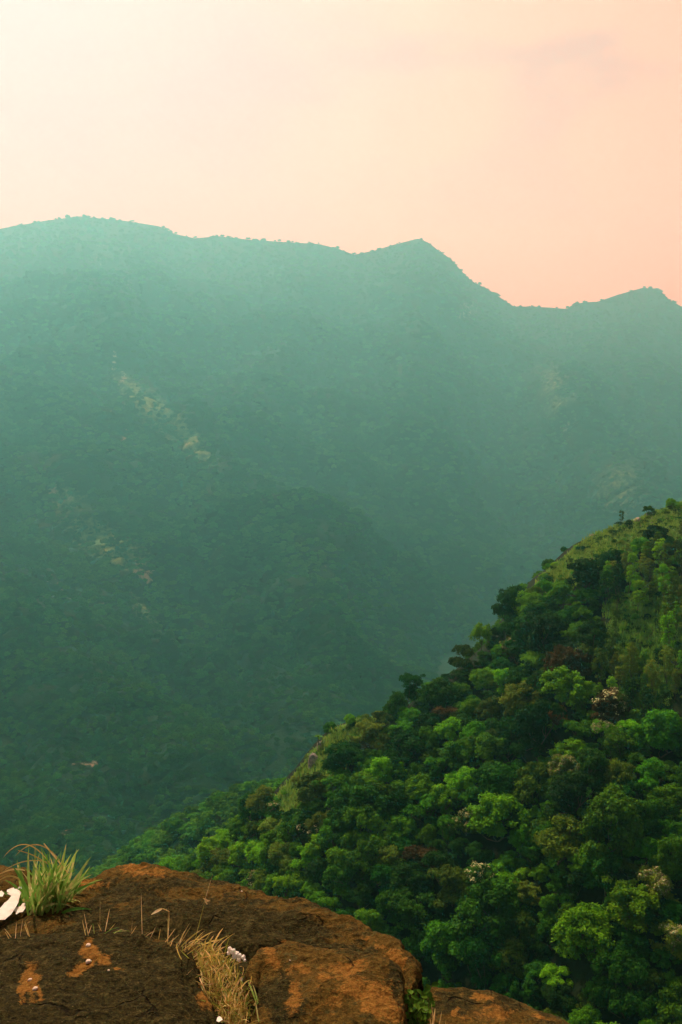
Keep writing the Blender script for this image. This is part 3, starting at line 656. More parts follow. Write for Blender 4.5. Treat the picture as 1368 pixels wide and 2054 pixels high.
bare_spots = [(a_, b_, c_ * .8, d_ * .8, e_, f_ * .85) for a_, b_, c_, d_, e_, f_ in bare_spots]
vis = ((x_ > -120) & (x_ < 1500)).astype(float) * np.clip(1.15 - 1.5 * blob(x_, y_, bare_spots) - .8 * grass_lit[3:-2] + .5 * patchy, .03, 1)
dens = np.clip((1250.0 / G[..., 1]) ** 1.6, .1, 2.2)
pts, r_, c_ = sample_grid(G, 120000, vis * dens, 9)
sc = rng.uniform(.55, 1.15, len(pts)) * np.clip(G[r_, c_, 1] / 1050, .85, 2.0); sc *= np.where(grass_lit[3:-2][r_, c_] > .3, .7, 1)
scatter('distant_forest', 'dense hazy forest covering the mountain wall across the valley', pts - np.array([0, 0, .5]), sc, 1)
pts, r_, c_ = sample_grid(np.concatenate([HMf]), 5200, ((gx2 > -100) & (gx2 < 1000)).astype(float), 10)
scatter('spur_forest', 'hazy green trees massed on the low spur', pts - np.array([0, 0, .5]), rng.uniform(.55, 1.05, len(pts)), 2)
RP = np.array([s_[5] for s_ in rest]); RS = np.array([s_[4] for s_ in rest])
own_protos = [t_[0].children[0] for t_ in trees if t_[1] != 'tall'][:60]
own_protos = [c_ if c_.name.startswith('crown') else [k_ for k_ in c_.parent.children if k_.name.startswith('crown')][0] for c_ in own_protos]
own_protos = own_protos[:14]
scatter('canopy', 'farther treetops of the near hillside forest that merge into one canopy', RP + np.array([0, 0, .9]) * RS[:, None], RS, 8, 1.0, own_protos)
gw = np.clip(grass_n - .3, 0, 1) * vis_row * ((gx > 540) & (gx < 1430)); pts, r_, c_ = sample_grid(HNf, 620, gw, 77)
scatter('scrub', 'low scrub dotted through the grass of the crests', pts - np.array([0, 0, .1]), rng.uniform(.22, .62, len(pts)) , 15, .9, [[k_ for k_ in s_[0].children if k_.name.startswith('crown')][0] for s_ in shr[:18]])
# undergrowth below the near trees
wt = np.clip(1 - 1.6 * grass_n, 0, 1) * ((gx > 250) & (gx < 1450))
pts, r_, c_ = sample_grid(HNf, 3500, wt, 12)
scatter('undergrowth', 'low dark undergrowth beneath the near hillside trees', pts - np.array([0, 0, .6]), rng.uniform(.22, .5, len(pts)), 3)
own = GS[60:].reshape(50, -1, 3)
pts, r_, c_ = sample_grid(own, 4200, 1 / np.clip(own[..., 1], 8, 200), 13)
pts = pts[(pts[:, 1] > 8)]
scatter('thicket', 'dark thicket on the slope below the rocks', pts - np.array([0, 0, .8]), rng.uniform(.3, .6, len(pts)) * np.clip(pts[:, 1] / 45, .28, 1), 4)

# ------------------------------------------------------------------ foreground rocks
def rock_mat():
    m, t = new_mat('weathered rock')
    g = t.node('ShaderNodeNewGeometry'); pos = g.outputs['Position']
    mpn = t.node('ShaderNodeMapping'); t.l.new(pos, mpn.inputs[0]); mpn.inputs['Scale'].default_value = (1, 1, 1.6); mpn.inputs['Rotation'].default_value = (.2, .3, .5)
    p = mpn.outputs[0]
    big = t.noise(p, 3.0, 5, .55, .8); med = t.noise(p, 11, 9, .68, .5); fine = t.noise(p, 70, 9, .72); spk = t.noise(p, 210, 4, .6)
    med2 = t.noise(pos, 19, 6, .6, 1.2)
    og = t.node('ShaderNodeAttribute', attribute_name='orange').outputs['Fac']; dk = t.node('ShaderNodeAttribute', attribute_name='dark').outputs['Fac']
    ff = t.math('ADD', t.math('MULTIPLY', fine, .6), t.math('MULTIPLY', spk, .4))
    rust = t.mix(t.ramp(ff, .34, .68), (0.14, 0.062, 0.009), (0.42, 0.20, 0.038))
    brown = t.mix(t.ramp(ff, .34, .70), (0.050, 0.031, 0.005), (0.21, 0.122, 0.022))
    crust = t.mix(t.ramp(ff, .36, .70), (0.012, 0.011, 0.003), (0.085, 0.068, 0.016))
    olive = t.mix(t.ramp(ff, .36, .66), (0.03, 0.028, 0.006), (0.15, 0.115, 0.035))
    f1 = t.math('ADD', t.math('MULTIPLY', big, .55), t.math('MULTIPLY', med, .45))
    c = t.mix(t.ramp(t.math('ADD', f1, t.math('MULTIPLY', dk, .26)), .49, .56), brown, crust)
    c = t.mix(t.math('MULTIPLY', t.ramp(med2, .54, .64), .8), c, olive)
    fo = t.math('ADD', og, t.math('ADD', t.math('MULTIPLY', t.math('SUBTRACT', med, .5), 2.3), t.math('MULTIPLY', t.math('SUBTRACT', fine, .5), .8)))
    c = t.mix(t.ramp(fo, .36, .70), c, rust)
    c = t.mix(t.math('MULTIPLY', t.ramp(spk, .64, .72), .4), c, (0.42, 0.32, 0.17))
    vo = t.node('ShaderNodeTexVoronoi', feature='DISTANCE_TO_EDGE'); vo.inputs['Scale'].default_value = 3.2
    wv = t.node('ShaderNodeVectorMath', operation='ADD'); t.l.new(p, wv.inputs[0])
    nv = t.node('ShaderNodeTexNoise'); nv.inputs['Scale'].default_value = 6; t.l.new(p, nv.inputs['Vector']); 
    sv = t.node('ShaderNodeVectorMath', operation='SCALE'); t.l.new(nv.outputs['Color'], sv.inputs[0]); sv.inputs['Scale'].default_value = .16
    t.l.new(sv.outputs[0], wv.inputs[1]); t.l.new(wv.outputs[0], vo.inputs['Vector'])
    cm_ = t.ramp(t.noise(pos, 4.5, 2), .50, .60)
    crack = t.math('MAXIMUM', t.ramp(vo.outputs['Distance'], 0.0, 0.014), t.math('SUBTRACT', 1.0, cm_))
    crk = crack
    h = t.math('ADD', t.math('MULTIPLY', med, 1.0), t.math('MULTIPLY', fine, .5)); h = t.math('ADD', h, t.math('MULTIPLY', spk, .16)); h = t.math('ADD', h, t.math('MULTIPLY', crk, .5)); c = t.mix(t.ramp(crack, 0.0, 1.0, .35, 1.0), (.008, .006, .002), c)
    pb = t.node('ShaderNodeBsdfPrincipled', in_Base_Color=c, in_Roughness=.9); pb.inputs['Specular IOR Level'].default_value = .06
    bp = t.node('ShaderNodeBump', in_Strength=1.0, in_Distance=.028, in_Height=h); t.l.new(bp.outputs[0], pb.inputs['Normal'])
    o = t.node('ShaderNodeOutputMaterial'); t.l.new(pb.outputs[0], o.inputs[0]); return m
M_ROCK = rock_mat()
ROCKS = []
def rock(name, label, crest, rows, amp, seed, orange=(), dark=(), nc=640, nr=420, thick=.9):
    """crest: (px, py, D) polyline, left to right; rows: list of such polylines nearer and nearer to the camera"""
    n = 60; uu = np.linspace(0, 1, n)
    def res(pl):
        q_ = np.array([P(*c) for c in pl]); s = np.concatenate([[0], np.cumsum(np.linalg.norm(np.diff(q_, axis=0), axis=1))]); s /= s[-1]
        return np.stack([np.interp(uu, s, q_[:, k]) for k in range(3)], -1)
    c0 = res(crest); L = [c0 + np.array([0, .35, -thick]), c0 + np.array([0, .22, -.35 * thick]), c0 + np.array([0, .07, -.06])] + [c0] + [res(r_) for r_ in rows]
    L = np.array(L); tsr = [0, .14, .22, .28] + list(np.linspace(.28, 1, len(rows) + 1)[1:])
    A = cr(tsr, L, np.linspace(0, 1, nr)); A = np.swapaxes(cr(uu, np.swapaxes(A, 0, 1), np.linspace(0, 1, nc)), 0, 1)
    # ends roll down
    e = np.linspace(0, 1, nc); drop = np.clip((.035 - e) / .035, 0, 1) ** 2 + np.clip((e - .965) / .035, 0, 1) ** 2
    A[..., 2] -= drop[None] * .5 * thick
    nm = grid_normals(A); nm *= np.where((nm @ np.array([0, -.6, 1.0])) < 0, -1, 1)[..., None]
    d = amp * (.9 * fbm(A * 2.6, 4, .5, seed) + .55 * fbm(A * 6, 4, .5, seed + 3, ridged=True) + .26 * fbm(A * 19, 4, .55, seed + 6, ridged=True) + .035 * fbm(A * 70, 3, .6, seed + 8))
    A = A + nm * d[..., None]
    ax, ay = proj(A)
    wx = 17 * fbm(A * 16, 5, .65, 71); wy = 15 * fbm(A * 16, 5, .65, 91)
    me = mesh_from(name, A, grid_faces(nr, nc)[:, ::-1], {'orange': blob(ax + wx, ay + wy, orange), 'dark': blob(ax, ay, dark)}, True, [M_ROCK])
    o = link(name, me); tag(o, label, 'rock'); ROCKS.append(A.reshape(-1, 3)); return A
RA = rock('boulder', 'broad brown rock slab with a humped top edge in the foreground',
     [(-260,1850,3.4),(-60,1838,3.45),(50,1822,3.5),(105,1800,3.55),(150,1772,3.6),(200,1759,3.68),(235,1740,3.72),(290,1733,3.75),(330,1748,3.68),(400,1758,3.6),(440,1767,3.55),(500,1789,3.45),(560,1808,3.35),(620,1821,3.27),(650,1839,3.2),(700,1855,3.1),(760,1885,2.98),(790,1897,2.92),(803,1922,2.84),(828,1942,2.78),(834,1966,2.7),(836,2010,2.6)],
     [[(-260,1880,3.15),(100,1850,3.25),(290,1800,3.35),(450,1830,3.2),(620,1870,3.0),(760,1920,2.85),(815,1975,2.66),(822,2030,2.55)],
      [(-260,1960,2.9),(100,1930,2.95),(290,1890,3.0),(450,1900,2.92),(560,1915,2.85),(700,1945,2.72),(790,2000,2.6),(812,2060,2.48)],
      [(-260,2110,2.5),(200,2100,2.55),(450,2090,2.55),(600,2060,2.55),(800,2110,2.4),(812,2130,2.38)],
      [(-260,2400,2.1),(200,2400,2.1),(450,2380,2.1),(600,2380,2.1),(800,2380,2.1),(812,2380,2.1)]],
     .042, 3, orange=[(280,1745,60,14,10,.75),(170,1780,40,12,-20,.7),(130,1810,40,12,-30,.55),(790,1925,36,18,30,.95),(770,1900,50,8,25,.7),(590,1900,40,10,20,.5),(640,1850,60,6,15,.3),(560,1820,40,5,10,.3)], dark=[(300,1830,140,50,10,.5),(560,1870,130,40,15,.5),(200,1840,60,30,0,.8)])
RB = rock('boulder', 'dark crusted rock in the bottom left corner with two rusty patches',
     [(-260,1886,2.78),(-60,1880,2.8),(60,1878,2.8),(160,1873,2.8),(220,1870,2.8),(290,1880,2.76),(335,1892,2.72),(368,1915,2.66),(385,1945,2.58),(398,1985,2.5),(425,2030,2.4),(440,2080,2.3)],
     [[(-260,1925,2.62),(60,1920,2.63),(220,1912,2.63),(300,1925,2.6),(350,1950,2.53),(385,1995,2.44),(415,2045,2.34),(430,2100,2.26)],
      [(-260,2010,2.4),(60,2000,2.42),(220,1995,2.42),(300,2010,2.38),(350,2030,2.34),(390,2070,2.27),(410,2120,2.2)],
      [(-260,2110,2.2),(60,2110,2.2),(220,2110,2.2),(300,2110,2.2),(380,2140,2.13),(400,2180,2.1)],
      [(-260,2350,1.95),(60,2350,1.95),(220,2350,1.95),(300,2350,1.95),(380,2350,1.9),(400,2350,1.9)]],
     .030, 13, orange=[(185,1905,20,26,0,1.15),(165,1940,36,10,-25,1.0),(205,1925,16,14,20,.9),(235,1945,16,5,0,.8),(58,1965,20,34,5,1.1),(40,1990,12,30,10,.8),(75,1985,10,22,-10,.8),(410,1990,20,40,-20,.5)], dark=[(150,1980,400,100,0,1.0)], thick=.6)
RC = rock('boulder', 'rust orange rock block in front of the brown slab beside the dry grass',
     [(505,2030,2.45),(506,1985,2.52),(508,1945,2.6),(524,1912,2.68),(580,1895,2.73),(625,1908,2.71),(660,1915,2.69),(710,1921,2.67),(760,1930,2.64),(795,1946,2.6),(808,1985,2.52),(812,2030,2.44)],
     [[(508,2050,2.4),(512,2010,2.46),(520,1975,2.52),(545,1945,2.56),(585,1935,2.58),(630,1942,2.57),(660,1948,2.56),(710,1955,2.54),(755,1965,2.51),(785,1985,2.47),(800,2015,2.42),(808,2055,2.36)],
      [(508,2090,2.32),(520,2050,2.36),(540,2020,2.4),(570,2000,2.42),(600,2000,2.42),(630,2000,2.42),(660,2005,2.41),(710,2010,2.4),(750,2020,2.38),(780,2040,2.35),(795,2070,2.31),(806,2100,2.27)],
      [(508,2190,2.14),(530,2190,2.14),(560,2180,2.15),(700,2180,2.15),(800,2190,2.13),(806,2190,2.13)],
      [(508,2400,1.95),(700,2400,1.95),(806,2400,1.95)]],
     .028, 23, orange=[(725,1985,70,26,18,1.15),(700,1940,70,16,5,.8),(760,2020,60,24,20,1.1),(600,1945,26,14,-10,1.0),(545,1930,18,34,-15,.8),(590,1990,16,36,10,.8),(660,1990,60,60,0,.55)], dark=[(560,2010,60,50,0,.7),(790,1980,12,30,0,.6)], thick=.5)
RD = rock('boulder', 'low rounded orange brown rock at the bottom right of the leafy plant',
     [(846,2090,2.5),(848,2050,2.6),(852,2015,2.7),(868,1992,2.76),(910,1988,2.8),(960,1995,2.8),(1000,2006,2.78),(1050,2025,2.74),(1095,2044,2.7),(1140,2070,2.65),(1200,2110,2.6)],
     [[(848,2120,2.4),(852,2090,2.46),(862,2060,2.52),(885,2040,2.58),(915,2034,2.6),(960,2040,2.6),(1000,2050,2.58),(1050,2070,2.55),(1100,2095,2.5),(1150,2120,2.46),(1200,2150,2.42)],
      [(850,2200,2.2),(900,2190,2.22),(1000,2190,2.22),(1100,2200,2.2),(1200,2220,2.18)],
      [(850,2400,2.0),(1000,2400,2.0),(1200,2400,2.0)]],
     .022, 33, orange=[(960,1998,30,8,10,1.0),(910,2030,10,8,0,.9),(1000,2035,60,20,10,.6),(1080,2040,30,8,20,.8),(940,2045,60,14,0,.5)], dark=[(900,2010,40,20,0,.4)], thick=.6)
boulder('boulder', P(-20, 1790, 4.35) + np.array([0, 0, -.06]), (.20, .2, .14), 51, 'brown rock hump behind the green grass tuft at the left edge', M_ROCK, None, 0, 5, .15)
RV = {'a': RA.reshape(-1, 3), 'b': RB.reshape(-1, 3), 'c': RC.reshape(-1, 3), 'd': RD.reshape(-1, 3)}
def on_rock(px, py):
    """the front-most rock point seen at (px, py)"""
    best = None
    for A in RV.values():
        a, b = proj(A); d = np.hypot(a - px, b - py); m_ = d < 9
        if m_.any():
            i = np.where(m_)[0][np.argmin(A[m_][:, 1] + d[m_] * .02)]
            if best is None or A[i][1] < best[1]: best = A[i]
    return np.array(best) if best is not None else P(px, py, 2.7)

# ------------------------------------------------------------------ grasses of the foreground
def blade(base, tip, bend, wd, seg=7, fold=.25, rs=rng):
    base = np.asarray(base, float); tip = np.asarray(tip, float); s = np.linspace(0, 1, seg + 1)[:, None]
    mid = (base + tip) / 2 + np.asarray(bend); c = (1 - s) ** 2 * base + 2 * s * (1 - s) * mid + s ** 2 * tip
    d = unit(np.gradient(c, axis=0)); view = unit(c); side = unit(np.cross(d, view) + .45 * rs.normal(size=3)); nrm = np.cross(side, d)
    w_ = wd * np.clip(np.sin((s * .86 + .14) * math.pi) ** .7, .05, 1)
    V = np.concatenate([c - side * w_, c + nrm * w_ * fold, c + side * w_]); m_ = seg + 1
    F = [(r_ * m_ + i, r_ * m_ + i + 1, (r_ + 1) * m_ + i + 1, (r_ + 1) * m_ + i) for r_ in (0, 1) for i in range(seg)]
    return V, np.array(F)
def grass_obj(name, label, bl, mats, cat='grass', group=None, origin=None, split=None):
    """bl: list of (V, F, tint)"""
    V, F = join([(b[0], b[1]) for b in bl]); tn = np.concatenate([np.full(len(b[0]), b[2]) for b in bl])
    org = V.mean(0) if origin is None else np.asarray(origin)
    o = link(name, mesh_from(name, V - org, F, {'tint': tn}, True, mats), None, org); tag(o, label, cat, group); return o
def blade_mat(name, a, b, tip, trans=.3):
    m, t = new_mat(name); at = t.node('ShaderNodeAttribute', attribute_name='tint').outputs['Fac']
    tcn = t.node('ShaderNodeTexCoord'); n = t.noise(tcn.outputs['Object'], 40, 3)
    c = t.mix(at, a, b); c = t.mix(t.ramp(t.math('ADD', n, t.math('MULTIPLY', at, .3)), .70, .86), c, tip)
    pb = t.node('ShaderNodeBsdfPrincipled', in_Base_Color=c, in_Roughness=.5); pb.inputs['Specular IOR Level'].default_value = .3
    tr = t.node('ShaderNodeBsdfTranslucent', in_Color=c); mx = t.node('ShaderNodeMixShader', in_0=trans); t.l.new(pb.outputs[0], mx.inputs[1]); t.l.new(tr.outputs[0], mx.inputs[2])
    o = t.node('ShaderNodeOutputMaterial'); t.l.new(mx.outputs[0], o.inputs[0]); return m
M_GREENB = blade_mat('green blades', (0.11, 0.30, 0.03), (0.46, 0.60, 0.14), (0.70, 0.58, 0.22))
M_DRYB = blade_mat('dry blades', (0.45, 0.32, 0.07), (0.95, 0.62, 0.25), (1.0, 0.66, 0.36))
M_MIXB = blade_mat('half dry blades', (0.20, 0.24, 0.03), (0.80, 0.55, 0.14), (1.0, 0.66, 0.30))
# green tuft
rs = np.random.default_rng(31); bl = []
root = P(92, 1838, 3.42)
for k in range(190):
    ang = rs.normal() * .46 + .28; L = rs.uniform(30, 142) * (1 - .2 * abs(ang)); bx = 90 + rs.normal() * 20; by = 1836 + rs.normal() * 5 - abs(rs.normal()) * 4
    D0 = 3.42 + rs.normal() * .05
    tx = bx + L * math.sin(ang) * 1.05; ty = by - L * math.cos(ang) * 1.02
    b0 = P(bx, by, D0) - np.array([0, 0, .03]); t0 = P(tx, max(ty, 1692), D0 + rs.normal() * .09)
    bl.append((*blade(b0, t0, (-.01 * np.sign(ang) * abs(rs.normal()), rs.normal() * .04, .035 + .03 * abs(ang)), rs.uniform(.002, .0075), rs=rs), rs.uniform(0, 1)))
for (x0, y0, x1, y1, bz, wd_) in [(118,1738,133,1692,.0,.009),(135,1745,154,1703,.0,.007),(128,1770,176,1726,0,.007),(140,1780,181,1737,.01,.006),(95,1822,150,1775,.02,.010),(100,1826,160,1770,.02,.009)]:
    bl.append((*blade(P(x0 - 12, 1825, 3.4), P(x1, y1, 3.38), (0, 0, bz), wd_, rs=rs), .8))
grass_obj('grass_tuft', 'big tuft of green grass at the left edge behind the rocks', bl, [M_GREENB], 'grass tuft')
# arching dry stems over the tuft
bl = []
for (x0, y0, x1, y1, bx, by_, bz, wd_, tn_) in [(88,1692,142,1758,0,0,0,.0035,.9),(50,1746,-10,1760,0,0,.03,.003,.6),(100,1732,5,1722,0,0,.12,.0025,.3),(120,1726,30,1718,0,0,.1,.0022,.3),(62,1790,-20,1790,0,0,.12,.003,.2),(36,1706,105,1740,0,0,.02,.002,.2),(10,1745,110,1735,0,0,.05,.002,.5)]:
    bl.append((*blade(P(x0, y0, 3.36), P(x1, y1, 3.4), (bx, by_, bz), wd_, 12, rs=rs), tn_))
grass_obj('dry_grass_wisp', 'long dry stems arching over the green grass tuft', bl, [M_DRYB], 'grass')
# dry tuft in the cleft
bl = []
for k in range(500):
    t_ = rs.uniform(0, 1); bx = np.interp(t_, [0, .3, .6, 1], [410, 440, 455, 478]) + rs.normal() * (20 if t_ < .7 else 18); by = 1915 + 140 * t_ + rs.normal() * 6
    D0 = np.interp(by, [1900, 2060], [2.66, 2.36]); D0 = min(D0, 2.8) + rs.normal() * .02
    ang = rs.normal() * .9; L = rs.uniform(14, 44)
    b0 = P(bx, by, D0) - np.array([0, 0, .012]); t0 = P(bx + L * math.sin(ang), by - L * math.cos(ang) * .9, D0 + rs.normal() * .05)
    bl.append((*blade(b0, t0, (rs.normal() * .008, rs.normal() * .01, .012), rs.uniform(.0009, .0022), 5, rs=rs), rs.uniform(0, 1)))
for k in range(26):
    bx = 395 + rs.normal() * 22; by = 1905 + rs.normal() * 10; bl.append((*blade(P(bx, by, 2.68), P(bx + rs.uniform(10, 60), by - rs.uniform(5, 42), 2.66), (0, 0, .01), rs.uniform(.0012, .0024), 5, rs=rs), rs.uniform(.4, 1)))
grass_obj('dry_grass_tuft', 'dense straw-coloured grass filling the cleft between the dark and orange rocks', bl, [M_MIXB], 'grass tuft')
# single long pieces
def sprig(name, label, lst, mat, cat='grass', group=None):
    b_ = []
    for (x0, y0, x1, y1, wd_, bz) in lst:
        p0 = on_rock(x0, y0); D = p0[1]; p1 = P(x1, y1, D - .01)
        b_.append((*blade(p0 - np.array([0, 0, .006]), p1, (0, 0, bz), wd_, 7, rs=rs), rs.uniform(.2, 1)))
    return grass_obj(name, label, b_, [mat], cat, group)
GRP = 'sparse dry sprigs along the top of the dark rock'
sprig('grass_sprig', 'bent straw sprig under the green tuft at the left', [(60,1878,50,1848,.0016,.0),(58,1876,48,1852,.001,0),(50,1852,62,1848,.0022,.003),(40,1878,46,1842,.0009,0),(30,1882,33,1850,.001,0),(25,1880,8,1862,.0012,.004),(20,1882,10,1868,.0012,0)], M_DRYB, group=GRP)
sprig('grass_sprig', 'spiky dry sprig above the larger rusty patch', [(178,1876,168,1828,.0011,0),(172,1876,165,1845,.0013,0),(176,1872,184,1855,.0012,0),(168,1870,176,1850,.001,0),(200,1870,201,1805,.001,0),(210,1868,220,1822,.0013,0),(214,1868,232,1852,.0011,.002),(188,1872,189,1858,.0009,0),(205,1868,196,1852,.001,0)], M_DRYB, group=GRP)
sprig('grass_sprig', 'thin green sprig right of the larger rusty patch', [(205,1872,240,1860,.0012,.01),(215,1872,262,1868,.001,.012),(190,1872,186,1852,.001,0),(225,1872,250,1864,.001,.01)], M_GREENB, group=GRP)
sprig('grass_sprig', 'faint upright sprig in the middle of the dark rock top', [(262,1876,266,1845,.001,0),(285,1872,283,1792,.0007,0),(285,1876,300,1870,.001,.006),(262,1872,275,1856,.0009,0),(290,1878,310,1868,.001,.006),(300,1880,313,1858,.0013,0),(318,1880,322,1862,.0011,0)], M_DRYB, group=GRP)
sprig('grass_sprig', 'fanned straw sprig at the right shoulder of the dark rock', [(328,1890,352,1862,.0022,0),(333,1893,360,1874,.0018,0),(340,1898,348,1880,.0018,0),(350,1902,380,1852,.0012,0),(352,1903,384,1856,.0012,0),(360,1908,410,1872,.002,.002),(365,1910,400,1885,.0018,0),(345,1898,330,1880,.001,0),(372,1912,398,1898,.0016,0),(370,1908,374,1888,.001,0),(335,1893,338,1820,.001,0),(362,1906,420,1880,.001,.003)], M_DRYB, group=GRP)
sprig('grass_sprig', 'straw laid across the top of the dry grass', [(390,1918,452,1911,.0018,.002),(392,1916,470,1908,.0012,.002),(372,1958,432,1972,.0016,-.02),(370,1955,388,1942,.0008,0)], M_DRYB, group=GRP)
sprig('grass_sprig', 'pair of long green blades by the dark hollow', [(515,2010,495,1965,.0022,.01),(518,2012,507,1975,.002,.01),(520,2050,512,2005,.0018,0),(505,2040,520,2000,.0012,0)], M_GREENB, group=GRP)
sprig('grass_sprig', 'three pale stalks at the bottom beside the leafy plant', [(865,2070,873,2022,.0028,0),(878,2070,886,2028,.002,0),(893,2070,894,2046,.002,0),(868,2070,862,2040,.0014,0),(872,2068,865,2010,.001,0)], M_DRYB, group=GRP)
sprig('grass_sprig', 'broken reed with a bent tan head on the brown slab', [(337,1880,340,1828,.0009,0)], M_DRYB, group=GRP)
sprig('seed_stem', 'tall hair-thin seed stem rising over the brown slab', [(389,1890,410,1812,.0010,0)], M_MIXB)
b_ = [(*blade(P(409, 1812, 2.75), P(427, 1752, 2.76), (0, 0, 0), .0008, 6, rs=rs), .4)]
for k in range(7):
    t_ = k / 7; b_.append((*blade(P(412 + 2 * rs.normal(), 1809 + 3 * rs.normal(), 2.75), P(414 + 4 * rs.normal(), 1807 + 4 * rs.normal(), 2.75), (0, 0, 0), .002, 3, rs=rs), .9))
ss = bpy.data.objects['seed_stem']; V, F = join([(x[0], x[1]) for x in b_]); sh_ = link('seed_head', mesh_from('seed_head', V - np.array(ss.location), F, {'tint': np.full(len(V), .8)}, True, [M_DRYB]), ss)
b_ = [(*blade(P(340, 1829, 2.9), P(322, 1822, 2.9), (0, 0, .004), .003, 5, rs=rs), .7), (*blade(P(325, 1823, 2.9), P(303, 1835, 2.9), (0, 0, .004), .0045, 6, rs=rs), .9)]
grass_obj('fallen_leaf', 'folded tan leaf blade hanging over the brown slab', b_, [M_DRYB], 'leaf')

# ------------------------------------------------------------------ leafy plant between slab and right rock
plant = empty('leafy_plant', P(843, 2062, 2.52)); tag(plant, 'small plant with glossy rounded green leaves in the gap between rocks', 'plant')
po = np.array(plant.location); rs = np.random.default_rng(3); stems = []; lv = []; lt = []
def oval(c, d, n, L, wd_):
    d = unit(d); s_ = unit(np.cross(n, d)); n = np.cross(d, s_); t = np.linspace(0, 1, 7); w_ = wd_ * np.sin(t * math.pi) ** .65
    mid = c + np.outer(t * L, d) - np.outer((t ** 2) * L * .25, n)
    V = np.concatenate([mid - np.outer(w_, s_) + np.outer(w_ * .35, n), mid, mid + np.outer(w_, s_) + np.outer(w_ * .35, n)])
    F = [(r_ * 7 + i, r_ * 7 + i + 1, (r_ + 1) * 7 + i + 1, (r_ + 1) * 7 + i) for r_ in (0, 1) for i in range(6)]
    return V, np.array(F)
for k in range(13):
    tipx = rs.uniform(818, 866); tipy = rs.uniform(1972, 2035); a = P(843 + rs.normal() * 6, 2075, 2.5); b = P(tipx, tipy, 2.5 + rs.normal() * .03)
    m_ = (a + b) / 2 + rs.normal(size=3) * .008; path = [a, m_, b]; stems.append(tube(path, [.0018, .0014, .0008], 5))
    for j in range(8):
        t = .25 + .75 * (j + 1) / 8; c = (1 - t) ** 2 * a + 2 * t * (1 - t) * m_ + t * t * b; d = rs.normal(size=3) * np.array([1, .6, .5]) + np.array([0, -.2, .25])
        V, F = oval(c, d, np.array([rs.normal() * .4, -.75, .9]), rs.uniform(.012, .026), rs.uniform(.0045, .0085)); lv.append((V, F)); lt.append(np.full(len(V), rs.uniform(0, 1)))
V, F = join(lv)
M_PL = leaf_mat('glossy leaf', (0.03, 0.10, 0.012), (0.16, 0.34, 0.03), .2, .3)
link('foliage', mesh_from('foliage', V - po, F, {'tint': np.concatenate(lt)}, True, [M_PL]), plant)
V, F = join(stems); link('stems', mesh_from('stems', V - po, F, None, True, [plain_mat('stem', (.10, .12, .03), (.2, .16, .06))]), plant)

# ------------------------------------------------------------------ litter and pebbles
M_PAPER = plain_mat('torn paper', (0.93, 0.80, 0.68), (0.98, 0.92, 0.82), 12, .7, .4, .3)
def paper(outline, D, tilt, label, seed, name='torn_paper', crumple=.010):
    c = np.mean(outline, 0); org = P(c[0], c[1], D); bm = bmesh.new()
    vs = [bm.verts.new(P(x, y, D + tilt * ((y - c[1]) / 100)) - org) for x, y in outline]; bm.faces.new(vs)
    bmesh.ops.triangulate(bm, faces=bm.faces[:]); bmesh.ops.subdivide_edges(bm, edges=bm.edges[:], cuts=3, use_grid_fill=True); bmesh.ops.triangulate(bm, faces=bm.faces[:])
    vv = np.array([v.co[:] for v in bm.verts]); d = fbm(vv * 22 + seed, 3, .5, seed, ridged=True)
    for v, dd_ in zip(bm.verts, d): v.co.y += crumple * dd_ * 1.6; v.co.z += crumple * .25 * dd_
    me = bpy.data.meshes.new(name); bm.to_mesh(me); bm.free(); me.materials.append(M_PAPER); o = link(name, me, None, org)
    sd = o.modifiers.new('thickness', 'SOLIDIFY'); sd.thickness = .0006; tag(o, label, 'paper'); return o
paper([(-25,1830),(0,1822),(14,1808),(22,1800),(13,1797),(12,1789),(17,1787),(25,1785),(27,1788),(34,1787),(40,1776),(43,1790),(38,1800),(36,1812),(30,1823),(22,1834),(10,1845),(0,1848),(-25,1856)], 3.35, -.38, 'larger piece of torn white paper standing beside the green tuft', 1)
paper([(24,1827),(32,1821),(40,1820),(45,1813),(50,1812),(50,1824),(45,1831),(37,1832),(32,1836),(30,1831)], 3.32, -.38, 'smaller torn white paper scrap right of the larger piece', 2, crumple=.005)
paper([(-6,1790),(3,1787),(9,1791),(6,1797),(-3,1798)], 3.4, -.3, 'tiny pale paper scrap at the left edge above the larger piece', 3, crumple=.004)
bm = bmesh.new(); org = P(474, 1914, 2.55)
for (x, y, r_) in [(461,1904,5),(467,1908,6.5),(473,1914,7),(480,1917,6),(488,1920,5),(470,1919,5),(479,1925,4.5),(491,1926,3.5),(459,1912,4)]:
    g_ = bmesh.ops.create_icosphere(bm, subdivisions=3, radius=r_ * .68 * 2.55 / FPX); off = P(x, y, 2.545 + .006 * rs.normal()) - org
    a_ = np.array([v.co[:] for v in g_['verts']]); d_ = 1 + .75 * fbm(a_ * 160 + x, 3, .6, 7, ridged=True)
    for v, q_, k_ in zip(g_['verts'], a_, d_): v.co = q_ * k_ + off
me = bpy.data.meshes.new('crumpled_paper'); bm.to_mesh(me); bm.free(); me.materials.append(M_PAPER)
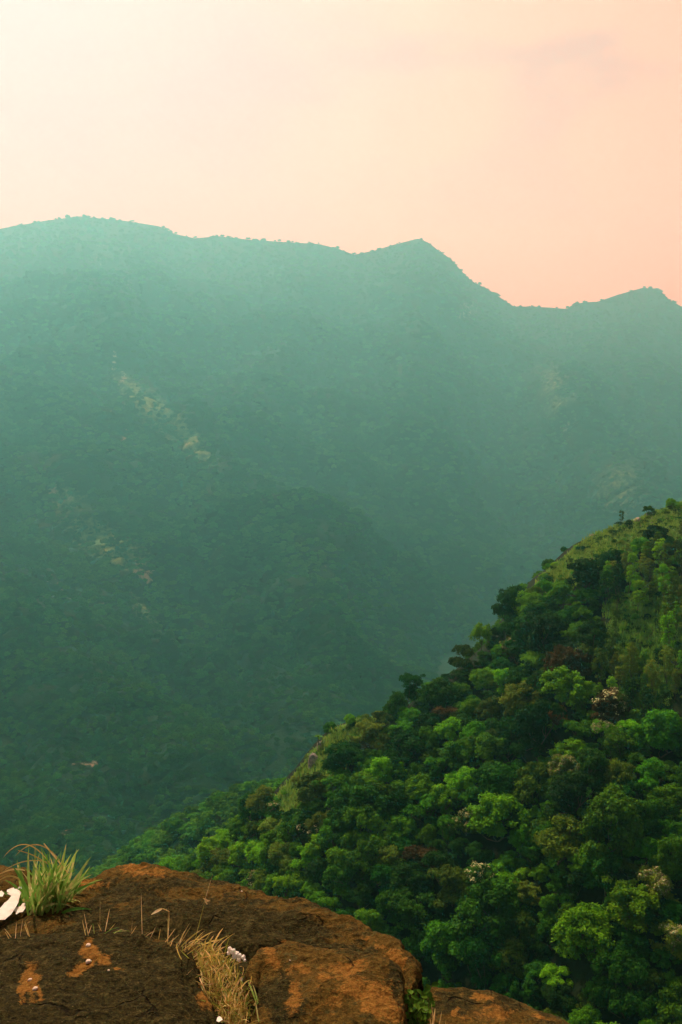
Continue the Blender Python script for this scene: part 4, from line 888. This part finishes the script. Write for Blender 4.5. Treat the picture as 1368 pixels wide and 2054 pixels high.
tag(link('crumpled_paper', me, None, org), 'crumpled white litter caught on top of the dry grass', 'paper')
paper([(435,2045),(439,2042),(444,2044),(446,2050),(440,2054),(434,2050)], 2.31, -.25, 'white scrap in the dry grass at the bottom edge', 5, 'crumpled_paper', .008)
paper([(482,1959),(487,1961),(486,1968),(482,1966)], 2.52, 0, 'tiny white flake on the right side of the dry grass', 6, 'crumpled_paper', .003)
M_PEB = plain_mat('white pebble', (0.60, 0.42, 0.28), (0.90, 0.72, 0.55), 160, .7, .4)
for k, (px, py, r_, lb) in enumerate([(178,1896,.0056,'upper white pebble on the larger rusty patch'),(177,1928,.0062,'lower white pebble on the larger rusty patch'),(60,1964,.0045,'left white pebble on the smaller rusty patch'),(71,1982,.0050,'lower right white pebble on the smaller rusty patch'),(485,1786,.0028,'tiny white pebble on the top edge of the brown slab'),(218,1945,.0028,'very small pale chip right of the larger rusty patch'),(582,1925,.002,'pale fleck of stone on the orange rock')]):
    p = on_rock(px, py + 2); boulder('pebble', p + np.array([0, -.002, r_ * .55]), (r_ * 1.25, r_, r_ * .8), 60 + k, lb, M_PEB, 'white pebbles on the rocks', .4 * k, 3)['category'] = 'pebble'

# ------------------------------------------------------------------ haze
bm = bmesh.new(); bmesh.ops.create_cube(bm, size=1)
me = bpy.data.meshes.new('haze'); bm.to_mesh(me); bm.free()
hz = link('haze', me); hz.location = (0, 1700, 250 - 350 / 2 + 25); 
top, bot = 1260.0, -441.0
hz.location = (0, 2900, (top + bot) / 2); hz.scale = (12400, 7400, top - bot)
mh = bpy.data.materials.new('haze'); mh.use_nodes = True; t = NT(mh.node_tree)
pv = t.node('ShaderNodeVolumePrincipled'); pv.inputs['Color'].default_value = (0.235, 0.77, 0.77, 1); pv.inputs['Density'].default_value = 0.00031
pv.inputs['Absorption Color'].default_value = (1, 1, 1, 1); pv.inputs['Anisotropy'].default_value = 0.70
o = t.node('ShaderNodeOutputMaterial'); t.l.new(pv.outputs[0], o.inputs['Volume']); me.materials.append(mh)
tag(hz, 'valley haze', kind='stuff')
